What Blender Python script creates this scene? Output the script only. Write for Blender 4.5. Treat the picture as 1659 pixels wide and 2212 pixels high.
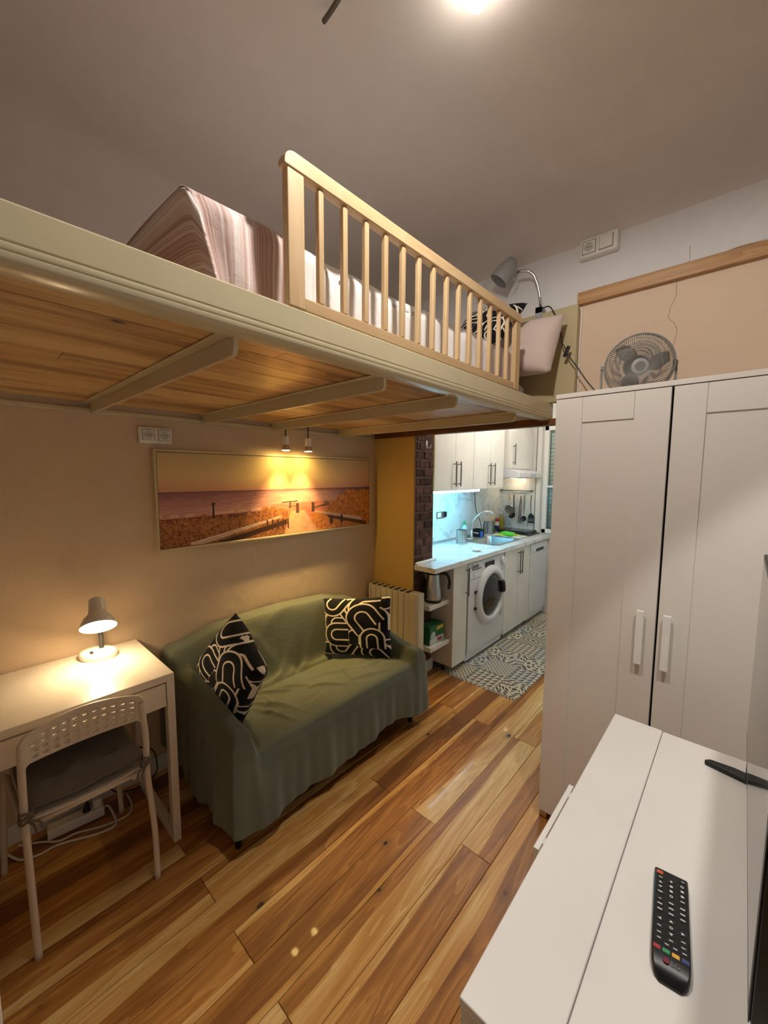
import bpy, math, random
import numpy as np
from mathutils import Vector, Matrix, Quaternion
random.seed(7)
PI = math.pi
sc = bpy.context.scene
for o in list(bpy.data.objects): bpy.data.objects.remove(o)
COL = sc.collection

# ------------------------------------------------------------------ camera
F_PX, YAW, PITCH, ROLL = 856.75, math.radians(-42.24), math.radians(-5.41), math.radians(0.286)
CAM = Vector((0, 0, 1.56))
cam = bpy.data.cameras.new('camera'); co = bpy.data.objects.new('camera', cam); COL.objects.link(co)
cam.sensor_fit = 'VERTICAL'; cam.sensor_height = 24.0; cam.sensor_width = 24.0
cam.lens = F_PX / 2212 * 24.0
cam.clip_start = 0.01; cam.clip_end = 50
fw = Vector((math.sin(YAW)*math.cos(PITCH), math.cos(YAW)*math.cos(PITCH), math.sin(PITCH)))
rt = fw.cross(Vector((0, 0, 1))).normalized(); up = rt.cross(fw)
r2 = rt*math.cos(ROLL) + up*math.sin(ROLL); u2 = -rt*math.sin(ROLL) + up*math.cos(ROLL)
co.matrix_world = Matrix(((r2.x, u2.x, -fw.x, CAM.x), (r2.y, u2.y, -fw.y, CAM.y), (r2.z, u2.z, -fw.z, CAM.z), (0, 0, 0, 1)))
sc.camera = co

# ------------------------------------------------------------------ world / view
w = bpy.data.worlds.new('world'); sc.world = w; w.use_nodes = True
w.node_tree.nodes['Background'].inputs[0].default_value = (0.10, 0.11, 0.14, 1)
w.node_tree.nodes['Background'].inputs[1].default_value = 0.3
vs = sc.view_settings
vs.view_transform = 'Standard'; vs.look = 'None'; vs.gamma = 1.0; vs.use_curve_mapping = False
vs.exposure = 0.32

# light strengths (the lamps themselves are built with their fixtures below)
P_BULB = 36.0        # wide spot in an unseen shaded head added to the ceiling lamp
P_SPOT = 38.0        # second ceiling lamp with a shaded head, above the chest of drawers
P_DESK = 3.0
P_GU10 = 33.0
E_LED = 48.0
P_KITCHEN = 16.0
P_HOOD = 0.6
C_WHITE = (1.0, 0.945, 0.875)
C_WARM = (1.0, 0.73, 0.42)
C_GU = (1.0, 0.66, 0.24)
C_LED = (0.16, 0.66, 1.0)

# ------------------------------------------------------------------ helpers
def lin(c):
    out = []
    for x in c[:3]:
        x = x/255.0
        out.append(x/12.92 if x <= .04045 else ((x+.055)/1.055)**2.4)
    return (*out, 1.0)

ORG = {}
class MB:
    def __init__(s): s.v = []; s.f = []; s.uv = None; s.mi = []
    def add(s, vs_, fs, m=0):
        n = len(s.v); s.v += [tuple(p) for p in vs_]
        for f in fs: s.f.append(tuple(i+n for i in f)); s.mi.append(m)
        return s
    def box(s, x0, x1, y0, y1, z0, z1, m=0, xf=None):
        x0, x1 = min(x0, x1), max(x0, x1); y0, y1 = min(y0, y1), max(y0, y1); z0, z1 = min(z0, z1), max(z0, z1)
        vs_ = [(x0,y0,z0),(x1,y0,z0),(x1,y1,z0),(x0,y1,z0),(x0,y0,z1),(x1,y0,z1),(x1,y1,z1),(x0,y1,z1)]
        if xf is not None: vs_ = [xf @ Vector(p) for p in vs_]
        return s.add(vs_, [(0,3,2,1),(4,5,6,7),(0,1,5,4),(1,2,6,5),(2,3,7,6),(3,0,4,7)], m)
    def prism(s, poly, axis, a0, a1, m=0, xf=None):
        # poly: list of 2d points; axis 'x': (y,z) ; 'y': (x,z) ; 'z': (x,y)
        def P(p, a):
            q = {'x': (a, p[0], p[1]), 'y': (p[0], a, p[1]), 'z': (p[0], p[1], a)}[axis]
            return tuple(xf @ Vector(q)) if xf is not None else q
        n = len(poly); area = sum(poly[i][0]*poly[(i+1) % n][1]-poly[(i+1) % n][0]*poly[i][1] for i in range(n))
        if axis == 'y': area = -area
        if area < 0: poly = poly[::-1]
        a0, a1 = min(a0, a1), max(a0, a1)
        vs_ = [P(p, a0) for p in poly] + [P(p, a1) for p in poly]
        fs = [tuple(range(n))[::-1], tuple(range(n, 2*n))] + [(i, (i+1) % n, n+(i+1) % n, n+i) for i in range(n)]
        return s.add(vs_, fs, m)
    def lathe(s, prof, c=(0,0,0), axis=(0,0,1), seg=24, cap0=True, cap1=True, m=0):
        ax = Vector(axis).normalized(); q = Vector((0,0,1)).rotation_difference(ax); c = Vector(c)
        vs_ = []; n = len(prof)
        for r, h in prof:
            for k in range(seg):
                a = 2*PI*k/seg; vs_.append(c + q @ Vector((r*math.cos(a), r*math.sin(a), h)))
        fs = []
        for i in range(n-1):
            for k in range(seg):
                k2 = (k+1) % seg; fs.append((i*seg+k, i*seg+k2, (i+1)*seg+k2, (i+1)*seg+k))
        if cap0: fs.append(tuple(range(seg))[::-1])
        if cap1: fs.append(tuple((n-1)*seg+k for k in range(seg)))
        return s.add(vs_, fs, m)
    def cyl(s, p0, p1, r, seg=12, r1=None, m=0):
        p0 = Vector(p0); p1 = Vector(p1); d = p1-p0
        return s.lathe([(r, 0), (r if r1 is None else r1, d.length)], p0, d, seg, m=m)
    def tube(s, pts, r, seg=8, closed=False, m=0):
        pts = [Vector(p) for p in pts]; n = len(pts); rr = r if isinstance(r, (list, tuple)) else [r]*n
        T = []
        for i in range(n):
            a = pts[(i-1) % n] if (closed or i > 0) else pts[i]; b = pts[(i+1) % n] if (closed or i < n-1) else pts[i]
            T.append((b-a).normalized())
        N = T[0].orthogonal().normalized(); vs_ = []
        for i in range(n):
            if i: N = (T[i-1].rotation_difference(T[i]) @ N)
            N = (N - T[i]*N.dot(T[i])).normalized(); B = T[i].cross(N)
            for k in range(seg):
                a = 2*PI*k/seg; vs_.append(pts[i] + (N*math.cos(a)+B*math.sin(a))*rr[i])
        fs = []
        for i in range(n if closed else n-1):
            j = (i+1) % n
            for k in range(seg):
                k2 = (k+1) % seg; fs.append((i*seg+k, i*seg+k2, j*seg+k2, j*seg+k))
        if not closed: fs += [tuple(range(seg))[::-1], tuple((n-1)*seg+k for k in range(seg))]
        return s.add(vs_, fs, m)
    def grid(s, fn, nu, nv, uv=False, m=0, flip=False):
        n0 = len(s.v); P = []; U = []
        for i in range(nu+1):
            for j in range(nv+1):
                P.append(tuple(fn(i/nu, j/nv))); U.append((i/nu, j/nv))
        fs = []
        for i in range(nu):
            for j in range(nv):
                q = (i*(nv+1)+j, (i+1)*(nv+1)+j, (i+1)*(nv+1)+j+1, i*(nv+1)+j+1)
                fs.append(q[::-1] if flip else q)
        if uv:
            if s.uv is None: s.uv = [(0, 0)]*n0
            s.uv += U
        return s.add(P, fs, m)
    def build(s, name, mat, parent=None, org=None, smooth=False, bevel=0, seg=2, auto=None, subd=0, solid=0):
        if org is None:
            if parent is not None: org = ORG[parent.name]
            else:
                a = np.array(s.v); org = Vector(((a[:,0].min()+a[:,0].max())/2, (a[:,1].min()+a[:,1].max())/2, a[:,2].min()))
        org = Vector(org)
        me = bpy.data.meshes.new(name)
        me.from_pydata([tuple(Vector(p)-org) for p in s.v], [], s.f)
        mats = mat if isinstance(mat, (list, tuple)) else [mat]
        for mm in mats: me.materials.append(mm)
        if len(mats) > 1: me.polygons.foreach_set('material_index', s.mi)
        if smooth: me.polygons.foreach_set('use_smooth', [True]*len(me.polygons))
        if s.uv is not None:
            s.uv += [(0, 0)]*(len(s.v)-len(s.uv))
            ul = me.uv_layers.new(name='UVMap'); li = np.zeros(len(me.loops), int); me.loops.foreach_get('vertex_index', li)
            ul.data.foreach_set('uv', np.array(s.uv)[li].ravel())
        me.update()
        o = bpy.data.objects.new(name, me); COL.objects.link(o); ORG[o.name] = org
        if parent is None: o.location = org
        else:
            o.parent = parent
            o.location = org - ORG[parent.name]
        if bevel:
            b = o.modifiers.new('bevel', 'BEVEL'); b.width = bevel; b.segments = seg; b.limit_method = 'ANGLE'; b.angle_limit = math.radians(40)
            if smooth is False and seg > 1:
                me.polygons.foreach_set('use_smooth', [True]*len(me.polygons)); auto = auto or 40
        if solid:
            m_ = o.modifiers.new('solid', 'SOLIDIFY'); m_.thickness = solid; m_.offset = 0
        if subd:
            m_ = o.modifiers.new('sub', 'SUBSURF'); m_.levels = subd; m_.render_levels = subd
        if bevel:
            wn = o.modifiers.new('wn', 'WEIGHTED_NORMAL'); wn.keep_sharp = True
        if auto and not bevel:
            e = np.zeros(len(me.edges), bool)
            sharp_edges(me, math.radians(auto))
        return o
def sharp_edges(me, ang):
    import bmesh
    bm = bmesh.new(); bm.from_mesh(me)
    for e in bm.edges:
        e.smooth = not (len(e.link_faces) == 2 and e.calc_face_angle(0) > ang)
    bm.to_mesh(me); bm.free()
    me.polygons.foreach_set('use_smooth', [True]*len(me.polygons)); me.update()

def thing(name, label, cat, loc, group=None):
    o = bpy.data.objects.new(name, None); COL.objects.link(o); o.location = loc; ORG[o.name] = Vector(loc)
    o.empty_display_size = .05
    return tag(o, label, cat, group)
def tag(o, label, cat, group=None, kind=None):
    o['label'] = label; o['category'] = cat
    if group: o['group'] = group
    if kind: o['kind'] = kind
    return o
def struct(o, label=None):
    o['kind'] = 'structure'
    if label: o['label'] = label
    return o
def light(name, kind, loc, power, color, radius=.03, parent=None, target=None, **kw):
    l = bpy.data.lights.new(name, kind); l.energy = power; l.color = color
    if kind in ('POINT', 'SPOT'): l.shadow_soft_size = radius
    for k_, v_ in kw.items(): setattr(l, k_, v_)
    o = bpy.data.objects.new(name, l); COL.objects.link(o)
    o.location = Vector(loc) - (ORG[parent.name] if parent else Vector((0,0,0)))
    if parent: o.parent = parent
    if target is not None:
        o.rotation_euler = (Vector(target)-Vector(loc)).to_track_quat('-Z', 'Y').to_euler()
    return o

# ------------------------------------------------------------------ materials
class NT:
    def __init__(s, name):
        s.m = bpy.data.materials.new(name); s.m.use_nodes = True; s.t = s.m.node_tree; s.b = s.t.nodes['Principled BSDF']
    def n(s, typ, **kw):
        x = s.t.nodes.new(typ)
        for k_, v_ in kw.items(): setattr(x, k_, v_)
        return x
    def l(s, a, b): s.t.links.new(a, b)
    def val(s, sock, v):
        if hasattr(v, 'is_output') or hasattr(v, 'links'): s.l(v, sock)
        else: sock.default_value = v
    def math(s, op, a, b=None, c=None, clamp=False):
        x = s.n('ShaderNodeMath', operation=op); x.use_clamp = clamp
        s.val(x.inputs[0], a)
        if b is not None: s.val(x.inputs[1], b)
        if c is not None: s.val(x.inputs[2], c)
        return x.outputs[0]
    def mix(s, fac, a, b, blend='MIX'):
        x = s.n('ShaderNodeMix', data_type='RGBA', blend_type=blend)
        s.val(x.inputs['Factor'], fac); s.val(x.inputs['A'], a) if False else None
        ins = [i for i in x.inputs if i.type == 'RGBA']
        s.val(ins[0], a); s.val(ins[1], b)
        return [o for o in x.outputs if o.type == 'RGBA'][0]
    def ramp(s, fac, stops):
        x = s.n('ShaderNodeValToRGB'); cr = x.color_ramp
        while len(cr.elements) < len(stops): cr.elements.new(.5)
        for e, (p, c) in zip(cr.elements, stops): e.position = p; e.color = c if len(c) == 4 else (*c, 1)
        s.val(x.inputs[0], fac); return x.outputs[0]
    def coord(s, kind='Object'):
        return s.n('ShaderNodeTexCoord').outputs[kind]
    def mapping(s, vec, scale=(1,1,1), rot=(0,0,0), loc=(0,0,0)):
        x = s.n('ShaderNodeMapping'); s.l(vec, x.inputs[0]); x.inputs['Scale'].default_value = scale; x.inputs['Rotation'].default_value = rot; x.inputs['Location'].default_value = loc
        return x.outputs[0]
    def noise(s, vec, scale=5, detail=4, rough=.55, dist=0):
        x = s.n('ShaderNodeTexNoise'); s.l(vec, x.inputs['Vector']); x.inputs['Scale'].default_value = scale; x.inputs['Detail'].default_value = detail
        x.inputs['Roughness'].default_value = rough; x.inputs['Distortion'].default_value = dist
        return x.outputs['Fac']
    def bump(s, h, strength=.2, dist=.01, normal=None):
        x = s.n('ShaderNodeBump'); s.l(h, x.inputs['Height']); x.inputs['Strength'].default_value = strength; x.inputs['Distance'].default_value = dist
        if normal is not None: s.l(normal, x.inputs['Normal'])
        s.l(x.outputs[0], s.b.inputs['Normal']); return x.outputs[0]
    def out(s, col=None, rough=None, metal=None, spec=None, coat=None, emis=None, estr=None, trans=None, sheen=None, alpha=None):
        def st(nm, v):
            if v is not None: s.val(s.b.inputs[nm], v)
        st('Base Color', col); st('Roughness', rough); st('Metallic', metal); st('Specular IOR Level', spec); st('Coat Weight', coat)
        st('Emission Color', emis); st('Emission Strength', estr); st('Transmission Weight', trans); st('Sheen Weight', sheen)
        return s.m

def paint(name, rgb, rough=.5, var=.04, vscale=3.0, bump=0.0, bscale=60, bdist=.002, metal=0.0, spec=.5, coat=0.0):
    t = NT(name); c = lin(rgb); co_ = t.coord()
    nz = t.noise(co_, vscale, 5)
    d = tuple(max(0, x*(1-var*2)) for x in c[:3])+(1,); b = tuple(min(1, x*(1+var)) for x in c[:3])+(1,)
    col = t.ramp(nz, [(.3, d), (.7, b)])
    if bump: t.bump(t.noise(co_, bscale, 3), bump, bdist)
    return t.out(col, rough, metal, spec, coat)
def plaster(name, rgb, rough=.85, lump=.25):
    t = NT(name); c = lin(rgb); co_ = t.coord()
    n1 = t.noise(co_, 1.3, 4); n2 = t.noise(co_, 9, 5)
    col = t.ramp(t.math('ADD', t.math('MULTIPLY', n1, .6), t.math('MULTIPLY', n2, .4)), [(.35, tuple(x*.93 for x in c[:3])+(1,)), (.65, c)])
    h = t.math('ADD', t.math('MULTIPLY', t.noise(co_, 5, 3, .5, .6), 1.0), t.math('MULTIPLY', t.noise(co_, 90, 3), .12))
    t.bump(h, lump, .02)
    return t.out(col, rough, 0, .3)
def wood(name, stops, axis=1, rings=9.0, fine=110.0, rough=.4, knots=0.0, var=.35, strip=None, coat=0.0, bump=.05, satv=.0):
    t = NT(name); oc = t.coord('Object')
    oi = t.n('ShaderNodeObjectInfo'); rnd = oi.outputs['Random']
    off = t.n('ShaderNodeCombineXYZ'); t.l(t.math('MULTIPLY', rnd, 37.0), off.inputs[0]); t.l(t.math('MULTIPLY', rnd, 91.0), off.inputs[1]); t.l(t.math('MULTIPLY', rnd, 53.0), off.inputs[2])
    va = t.n('ShaderNodeVectorMath', operation='ADD'); t.l(oc, va.inputs[0]); t.l(off.outputs[0], va.inputs[1]); v = va.outputs[0]
    def sc_(a, b): return tuple(b if i == axis else a for i in range(3))
    m1 = t.mapping(v, sc_(rings, rings*.10)); n1 = t.noise(m1, 1.0, 3, .5, .8)
    bands = t.math('FRACT', t.math('MULTIPLY', n1, 7.0))
    saw = t.math('MULTIPLY', bands, bands)
    fib = t.noise(t.mapping(v, sc_(fine, fine*.035)), 1.0, 3, .6)
    fac = t.math('ADD', t.math('MULTIPLY', n1, .55), t.math('ADD', t.math('MULTIPLY', saw, .13), t.math('MULTIPLY', fib, .30)))
    if strip is not None:
        sx = t.n('ShaderNodeSeparateXYZ'); t.l(oc, sx.inputs[0])
        wob = t.math('MULTIPLY', t.math('SUBTRACT', t.noise(t.mapping(v, (0, .9, 0)), 1.0, 2), .5), .10)
        xs = t.math('ADD', sx.outputs[0], t.math('ADD', wob, t.math('MULTIPLY', t.math('SUBTRACT', rnd, .5), .10)))
        side = t.math('GREATER_THAN', xs, 0.0)
        sgn = t.math('GREATER_THAN', t.math('FRACT', t.math('MULTIPLY', rnd, 7.31)), .5)
        s2 = t.math('ABSOLUTE', t.math('SUBTRACT', side, sgn))
        fac = t.math('ADD', fac, t.math('MULTIPLY', t.math('SUBTRACT', s2, .5), strip))
    rv = t.math('MULTIPLY', t.math('SUBTRACT', t.math('FRACT', t.math('MULTIPLY', rnd, 13.7)), .5), var)
    fac = t.math('ADD', fac, rv)
    col = t.ramp(fac, stops)
    if knots:
        vo = t.n('ShaderNodeTexVoronoi'); t.l(t.mapping(v, sc_(9.0, 5.5)), vo.inputs['Vector']); vo.inputs['Scale'].default_value = 1.0; vo.inputs['Randomness'].default_value = 1.0
        sp = t.n('ShaderNodeSeparateColor'); t.l(vo.outputs['Color'], sp.inputs[0])
        dd = t.math('ADD', vo.outputs['Distance'], t.math('MULTIPLY', t.math('SUBTRACT', t.noise(v, 60, 2), .5), .05))
        lim = t.math('MULTIPLY', t.math('GREATER_THAN', sp.outputs[0], 1-knots), t.math('ADD', .035, t.math('MULTIPLY', sp.outputs[1], .085)))
        k1 = t.math('SUBTRACT', 1.0, t.math('DIVIDE', dd, t.math('MAXIMUM', lim, .0001)), clamp=True)
        k2 = t.math('SUBTRACT', 1.0, t.math('DIVIDE', dd, t.math('MAXIMUM', t.math('MULTIPLY', lim, 3.2), .0001)), clamp=True)
        col = t.mix(t.math('MULTIPLY', k2, .55), col, tuple(x*.45 for x in stops[0][1][:3])+(1,))
        col = t.mix(t.math('MULTIPLY', k1, 3.0, clamp=True), col, (.028, .010, .004, 1))
    t.bump(t.math('ADD', fib, t.math('MULTIPLY', saw, .5)), bump, .002)
    rr = t.math('ADD', rough, t.math('MULTIPLY', fib, .12))
    return t.out(col, rr, 0, .5, coat)
def metal(name, rgb, rough=.25, brushed=0):
    t = NT(name); co_ = t.coord(); nz = t.noise(t.mapping(co_, (80, 80, 4)), 1, 2)
    return t.out(t.mix(nz, lin(rgb), tuple(x*.85 for x in lin(rgb)[:3])+(1,)), t.math('ADD', rough, t.math('MULTIPLY', nz, .1)), 1.0)
def emit(name, rgb, strength):
    t = NT(name); c = rgb if len(rgb) == 4 else (*rgb, 1)
    nz = t.noise(t.coord(), 8, 2)
    t.val(t.b.inputs['Emission Color'], c); t.l(t.math('MULTIPLY', t.math('ADD', .95, t.math('MULTIPLY', nz, .1)), strength), t.b.inputs['Emission Strength'])
    return t.out((.8, .8, .8, 1), .4)

M = {}
M['ceil'] = plaster('ceiling_paint', (226, 216, 208), lump=.08)
M['wallL'] = plaster('left_wall_paint', (220, 196, 164), lump=.30)
M['wallLu'] = plaster('upper_wall_paint', (226, 218, 212), lump=.12)
M['wallE'] = plaster('end_wall_white', (234, 232, 231), lump=.12)
M['wallP'] = plaster('end_wall_peach', (232, 206, 180), lump=.10)
M['wallY'] = plaster('yellow_wall_paint', (226, 190, 108), lump=.22)
M['wallK'] = plaster('kitchen_wall_paint', (225, 222, 215), lump=.06)
M['cream'] = paint('cream_gloss_paint', (210, 198, 164), .22, .03, 5, .02, 40)
M['creamm'] = paint('cream_board_paint', (196, 180, 138), .45, .04, 4, .05, 20)
M['white'] = paint('white_lacquer', (236, 233, 228), .35, .02, 4)
M['whitef'] = paint('white_foil', (226, 220, 212), .42, .02, 3)
M['whitep'] = paint('white_plastic', (238, 234, 226), .35, .02, 6)
M['sock'] = paint('socket_grey', (206, 202, 192), .45, .03)
M['desk'] = paint('desk_white', (238, 228, 212), .38, .02, 6)
M['kwhite'] = paint('kitchen_gloss_white', (236, 232, 224), .12, .03, 6)
M['appl'] = paint('appliance_white', (226, 226, 230), .28, .02, 6)
M['black'] = paint('black_plastic', (20, 20, 22), .35, .1, 6)
M['blackg'] = paint('black_gloss', (10, 10, 12), .08, .1, 6)
M['dgrey'] = paint('dark_grey', (52, 52, 54), .5, .06, 8)
M['grey'] = paint('silver_grey_paint', (168, 168, 168), .38, .03, 8)
M['steel'] = metal('brushed_steel', (205, 205, 205), .28)
M['chrome'] = metal('chrome', (225, 225, 225), .10)
M['handle'] = metal('steel_handle', (128, 126, 124), .35)
M['darkm'] = metal('dark_metal', (132, 122, 110), .45)
M['floor'] = wood('floor_pine', [(.24, lin((136, 84, 34))), (.42, lin((184, 124, 58))), (.57, lin((208, 154, 82))), (.76, lin((232, 196, 130)))], 1, 9, 120, .36, .55, .30, strip=.26, coat=.05, bump=.14)
M['under'] = wood('loft_pine', [(.28, lin((150, 108, 64))), (.44, lin((206, 166, 108))), (.62, lin((226, 192, 134))), (.85, lin((236, 210, 160)))], 1, 10, 110, .35, .22, .30, coat=.1)
M['birch'] = wood('birch_rail_y', [(.25, lin((196, 162, 118))), (.5, lin((212, 180, 136))), (.8, lin((222, 196, 156)))], 1, 10, 120, .42, 0, .12)
M['birchz'] = wood('birch_rail_z', [(.25, lin((196, 162, 118))), (.5, lin((212, 180, 136))), (.8, lin((222, 196, 156)))], 2, 10, 120, .42, 0, .12)
M['trim'] = wood('pine_trim', [(.25, lin((150, 98, 50))), (.5, lin((196, 150, 96))), (.8, lin((214, 174, 122)))], 0, 12, 110, .4, .3, .1)
M['lintel'] = wood('dark_lintel', [(.25, lin((70, 40, 16))), (.5, lin((116, 72, 34))), (.8, lin((140, 92, 48)))], 0, 12, 110, .5, .2, .1)
M['mortar'] = plaster('mortar', (104, 88, 76), lump=.5)
def brickmat():
    t = NT('old_brick'); oi = t.n('ShaderNodeObjectInfo'); co_ = t.coord()
    va = t.n('ShaderNodeVectorMath', operation='ADD'); t.l(co_, va.inputs[0]); t.l(oi.outputs['Random'], va.inputs[1])
    nz = t.noise(va.outputs[0], 18, 5, .65)
    f = t.math('ADD', nz, t.math('MULTIPLY', t.math('SUBTRACT', oi.outputs['Random'], .5), .25))
    col = t.ramp(f, [(.25, lin((50, 34, 30))), (.5, lin((92, 62, 54))), (.68, lin((116, 84, 74))), (.85, lin((146, 120, 108)))])
    t.bump(t.noise(co_, 40, 5, .7), .6, .01)
    return t.out(col, .9, 0, .2)
M['brick'] = brickmat()
def clothmat(name, rgb, weave=900., rib=False, bump=.25, var=.08):
    t = NT(name); co_ = t.coord(); c = lin(rgb)
    nz = t.noise(co_, 4, 5); col = t.ramp(nz, [(.3, tuple(x*(1-var*2) for x in c[:3])+(1,)), (.7, c)])
    wv = t.noise(co_, weave, 2, .6)
    h = t.math('ADD', t.math('MULTIPLY', wv, .35), t.math('MULTIPLY', t.noise(co_, 26, 4), .8))
    if rib:
        sx = t.n('ShaderNodeSeparateXYZ'); t.l(co_, sx.inputs[0])
        h = t.math('ADD', h, t.math('MULTIPLY', t.math('SINE', t.math('MULTIPLY', t.math('ADD', sx.outputs[2], t.math('MULTIPLY', sx.outputs[1], .25)), 700.0)), .07))
    t.bump(h, bump, .004)
    return t.out(col, .95, 0, .15, sheen=.25)
M['throw'] = clothmat('sage_green_throw', (110, 116, 98), rib=True, bump=.5)
M['seatpad'] = clothmat('grey_seat_pad', (116, 106, 96))
def duvetmat(name, obj=False):
    t = NT(name); uv = t.coord('UV')
    if obj:                      # stripes along the object's length instead of its UVs
        so_ = t.n('ShaderNodeSeparateXYZ'); t.l(t.coord('Object'), so_.inputs[0]); cb0 = t.n('ShaderNodeCombineXYZ'); t.l(t.math('ADD', so_.outputs[1], 5.3), cb0.inputs[0]); t.l(so_.outputs[2], cb0.inputs[1]); uv = cb0.outputs[0]
    sx = t.n('ShaderNodeSeparateXYZ'); t.l(uv, sx.inputs[0])
    wob = t.noise(t.mapping(uv, (14, 2.0, 1)), 1.0, 4)
    cx = t.n('ShaderNodeCombineXYZ'); t.l(t.math('ADD', sx.outputs[0], t.math('MULTIPLY', wob, .010)), cx.inputs[0])
    n1 = t.noise(t.mapping(cx.outputs[0], (85, 1, 1)), 1.0, 5, .75); n2 = t.noise(t.mapping(cx.outputs[0], (14, 1, 1)), 1.0, 3)
    f = t.math('ADD', t.math('MULTIPLY', n1, .8), t.math('MULTIPLY', n2, .4))
    # the print itself fades from dusty rose at one end of the duvet to off-white in the middle
    shift = t.ramp(t.math('DIVIDE', sx.outputs[0], 2.0), [(0, (.02,)*3), (.11, (.02,)*3), (.17, (.24,)*3), (.50, (.30,)*3), (.68, (.10,)*3)])
    bw = t.n('ShaderNodeRGBToBW'); t.l(shift, bw.inputs[0])
    f = t.math('ADD', f, bw.outputs[0])
    col = t.ramp(f, [(.46, lin((150, 106, 94))), (.56, lin((188, 150, 140))), (.66, lin((228, 208, 202))), (.80, lin((244, 240, 238)))])
    t.bump(t.math('ADD', t.noise(t.coord(), 22, 4, .6, .4), t.math('MULTIPLY', t.noise(t.coord(), 700, 2), .15)), .35, .01)
    return t.out(col, .9, 0, .15, sheen=.15)
M['duvet'] = duvetmat('striped_duvet'); M['sheet'] = duvetmat('striped_sheet', True)
M['pillow'] = clothmat('rose_pillow', (222, 200, 190), bump=.3)

def archmat():
    """black cotton printed with overlapping white-outlined arches"""
    t = NT('arch_print'); uv = t.coord('UV'); sx = t.n('ShaderNodeSeparateXYZ'); t.l(uv, sx.inputs[0]); U, V_ = sx.outputs[0], sx.outputs[1]
    rng = random.Random(11)
    col = None; white = lin((232, 222, 206)); black = lin((16, 17, 20))
    col = black
    arches = []
    for gy in range(4):
        for gx in range(4):
            arches.append(((gx+.5+rng.uniform(-.25, .25))/4+(.10 if gy % 2 else -.06), (gy+.5+rng.uniform(-.22, .22))/4, rng.uniform(.17, .245), rng.choice([0, 0, PI, PI/2, -PI/2, .6, PI-.6])))
    rng.shuffle(arches)
    for (cx, cy, R_, a) in arches:
        dx = t.math('SUBTRACT', U, cx); dy = t.math('SUBTRACT', V_, cy); ca, sa = math.cos(a), math.sin(a)
        lx = t.math('ADD', t.math('MULTIPLY', dx, ca), t.math('MULTIPLY', dy, sa)); ly = t.math('SUBTRACT', t.math('MULTIPLY', dy, ca), t.math('MULTIPLY', dx, sa))
        lyp = t.math('MAXIMUM', ly, 0.0)
        d = t.math('SQRT', t.math('ADD', t.math('MULTIPLY', lx, lx), t.math('MULTIPLY', lyp, lyp)))
        tk = .012
        l1 = t.math('LESS_THAN', t.math('ABSOLUTE', t.math('SUBTRACT', d, R_)), tk)
        l2 = t.math('LESS_THAN', t.math('ABSOLUTE', t.math('SUBTRACT', d, R_*.45)), tk)
        wl = t.math('MAXIMUM', l1, l2)
        mask = t.math('MULTIPLY', t.math('LESS_THAN', d, R_+tk), t.math('GREATER_THAN', ly, -R_*.9))
        own = t.mix(wl, black, white)
        col = t.mix(mask, col, own)
    t.bump(t.noise(t.coord(), 800, 2), .12, .003)
    return t.out(col, .85, 0, .2, sheen=.1)
M['arch'] = archmat()
def marblemat():
    t = NT('white_marble_laminate'); co_ = t.coord()
    n1 = t.noise(co_, 2.2, 6, .6, 1.6)
    v1 = t.math('ABSOLUTE', t.math('SUBTRACT', n1, .5)); f = t.math('SUBTRACT', 1.0, t.math('MULTIPLY', v1, 34.0), clamp=True)
    f2 = t.math('MULTIPLY', f, t.noise(co_, 3, 2))
    col = t.mix(t.math('MULTIPLY', f2, .75), lin((232, 232, 230)), lin((120, 122, 124)))
    return t.out(col, .22, 0, .5)
M['marble'] = marblemat()
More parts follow.
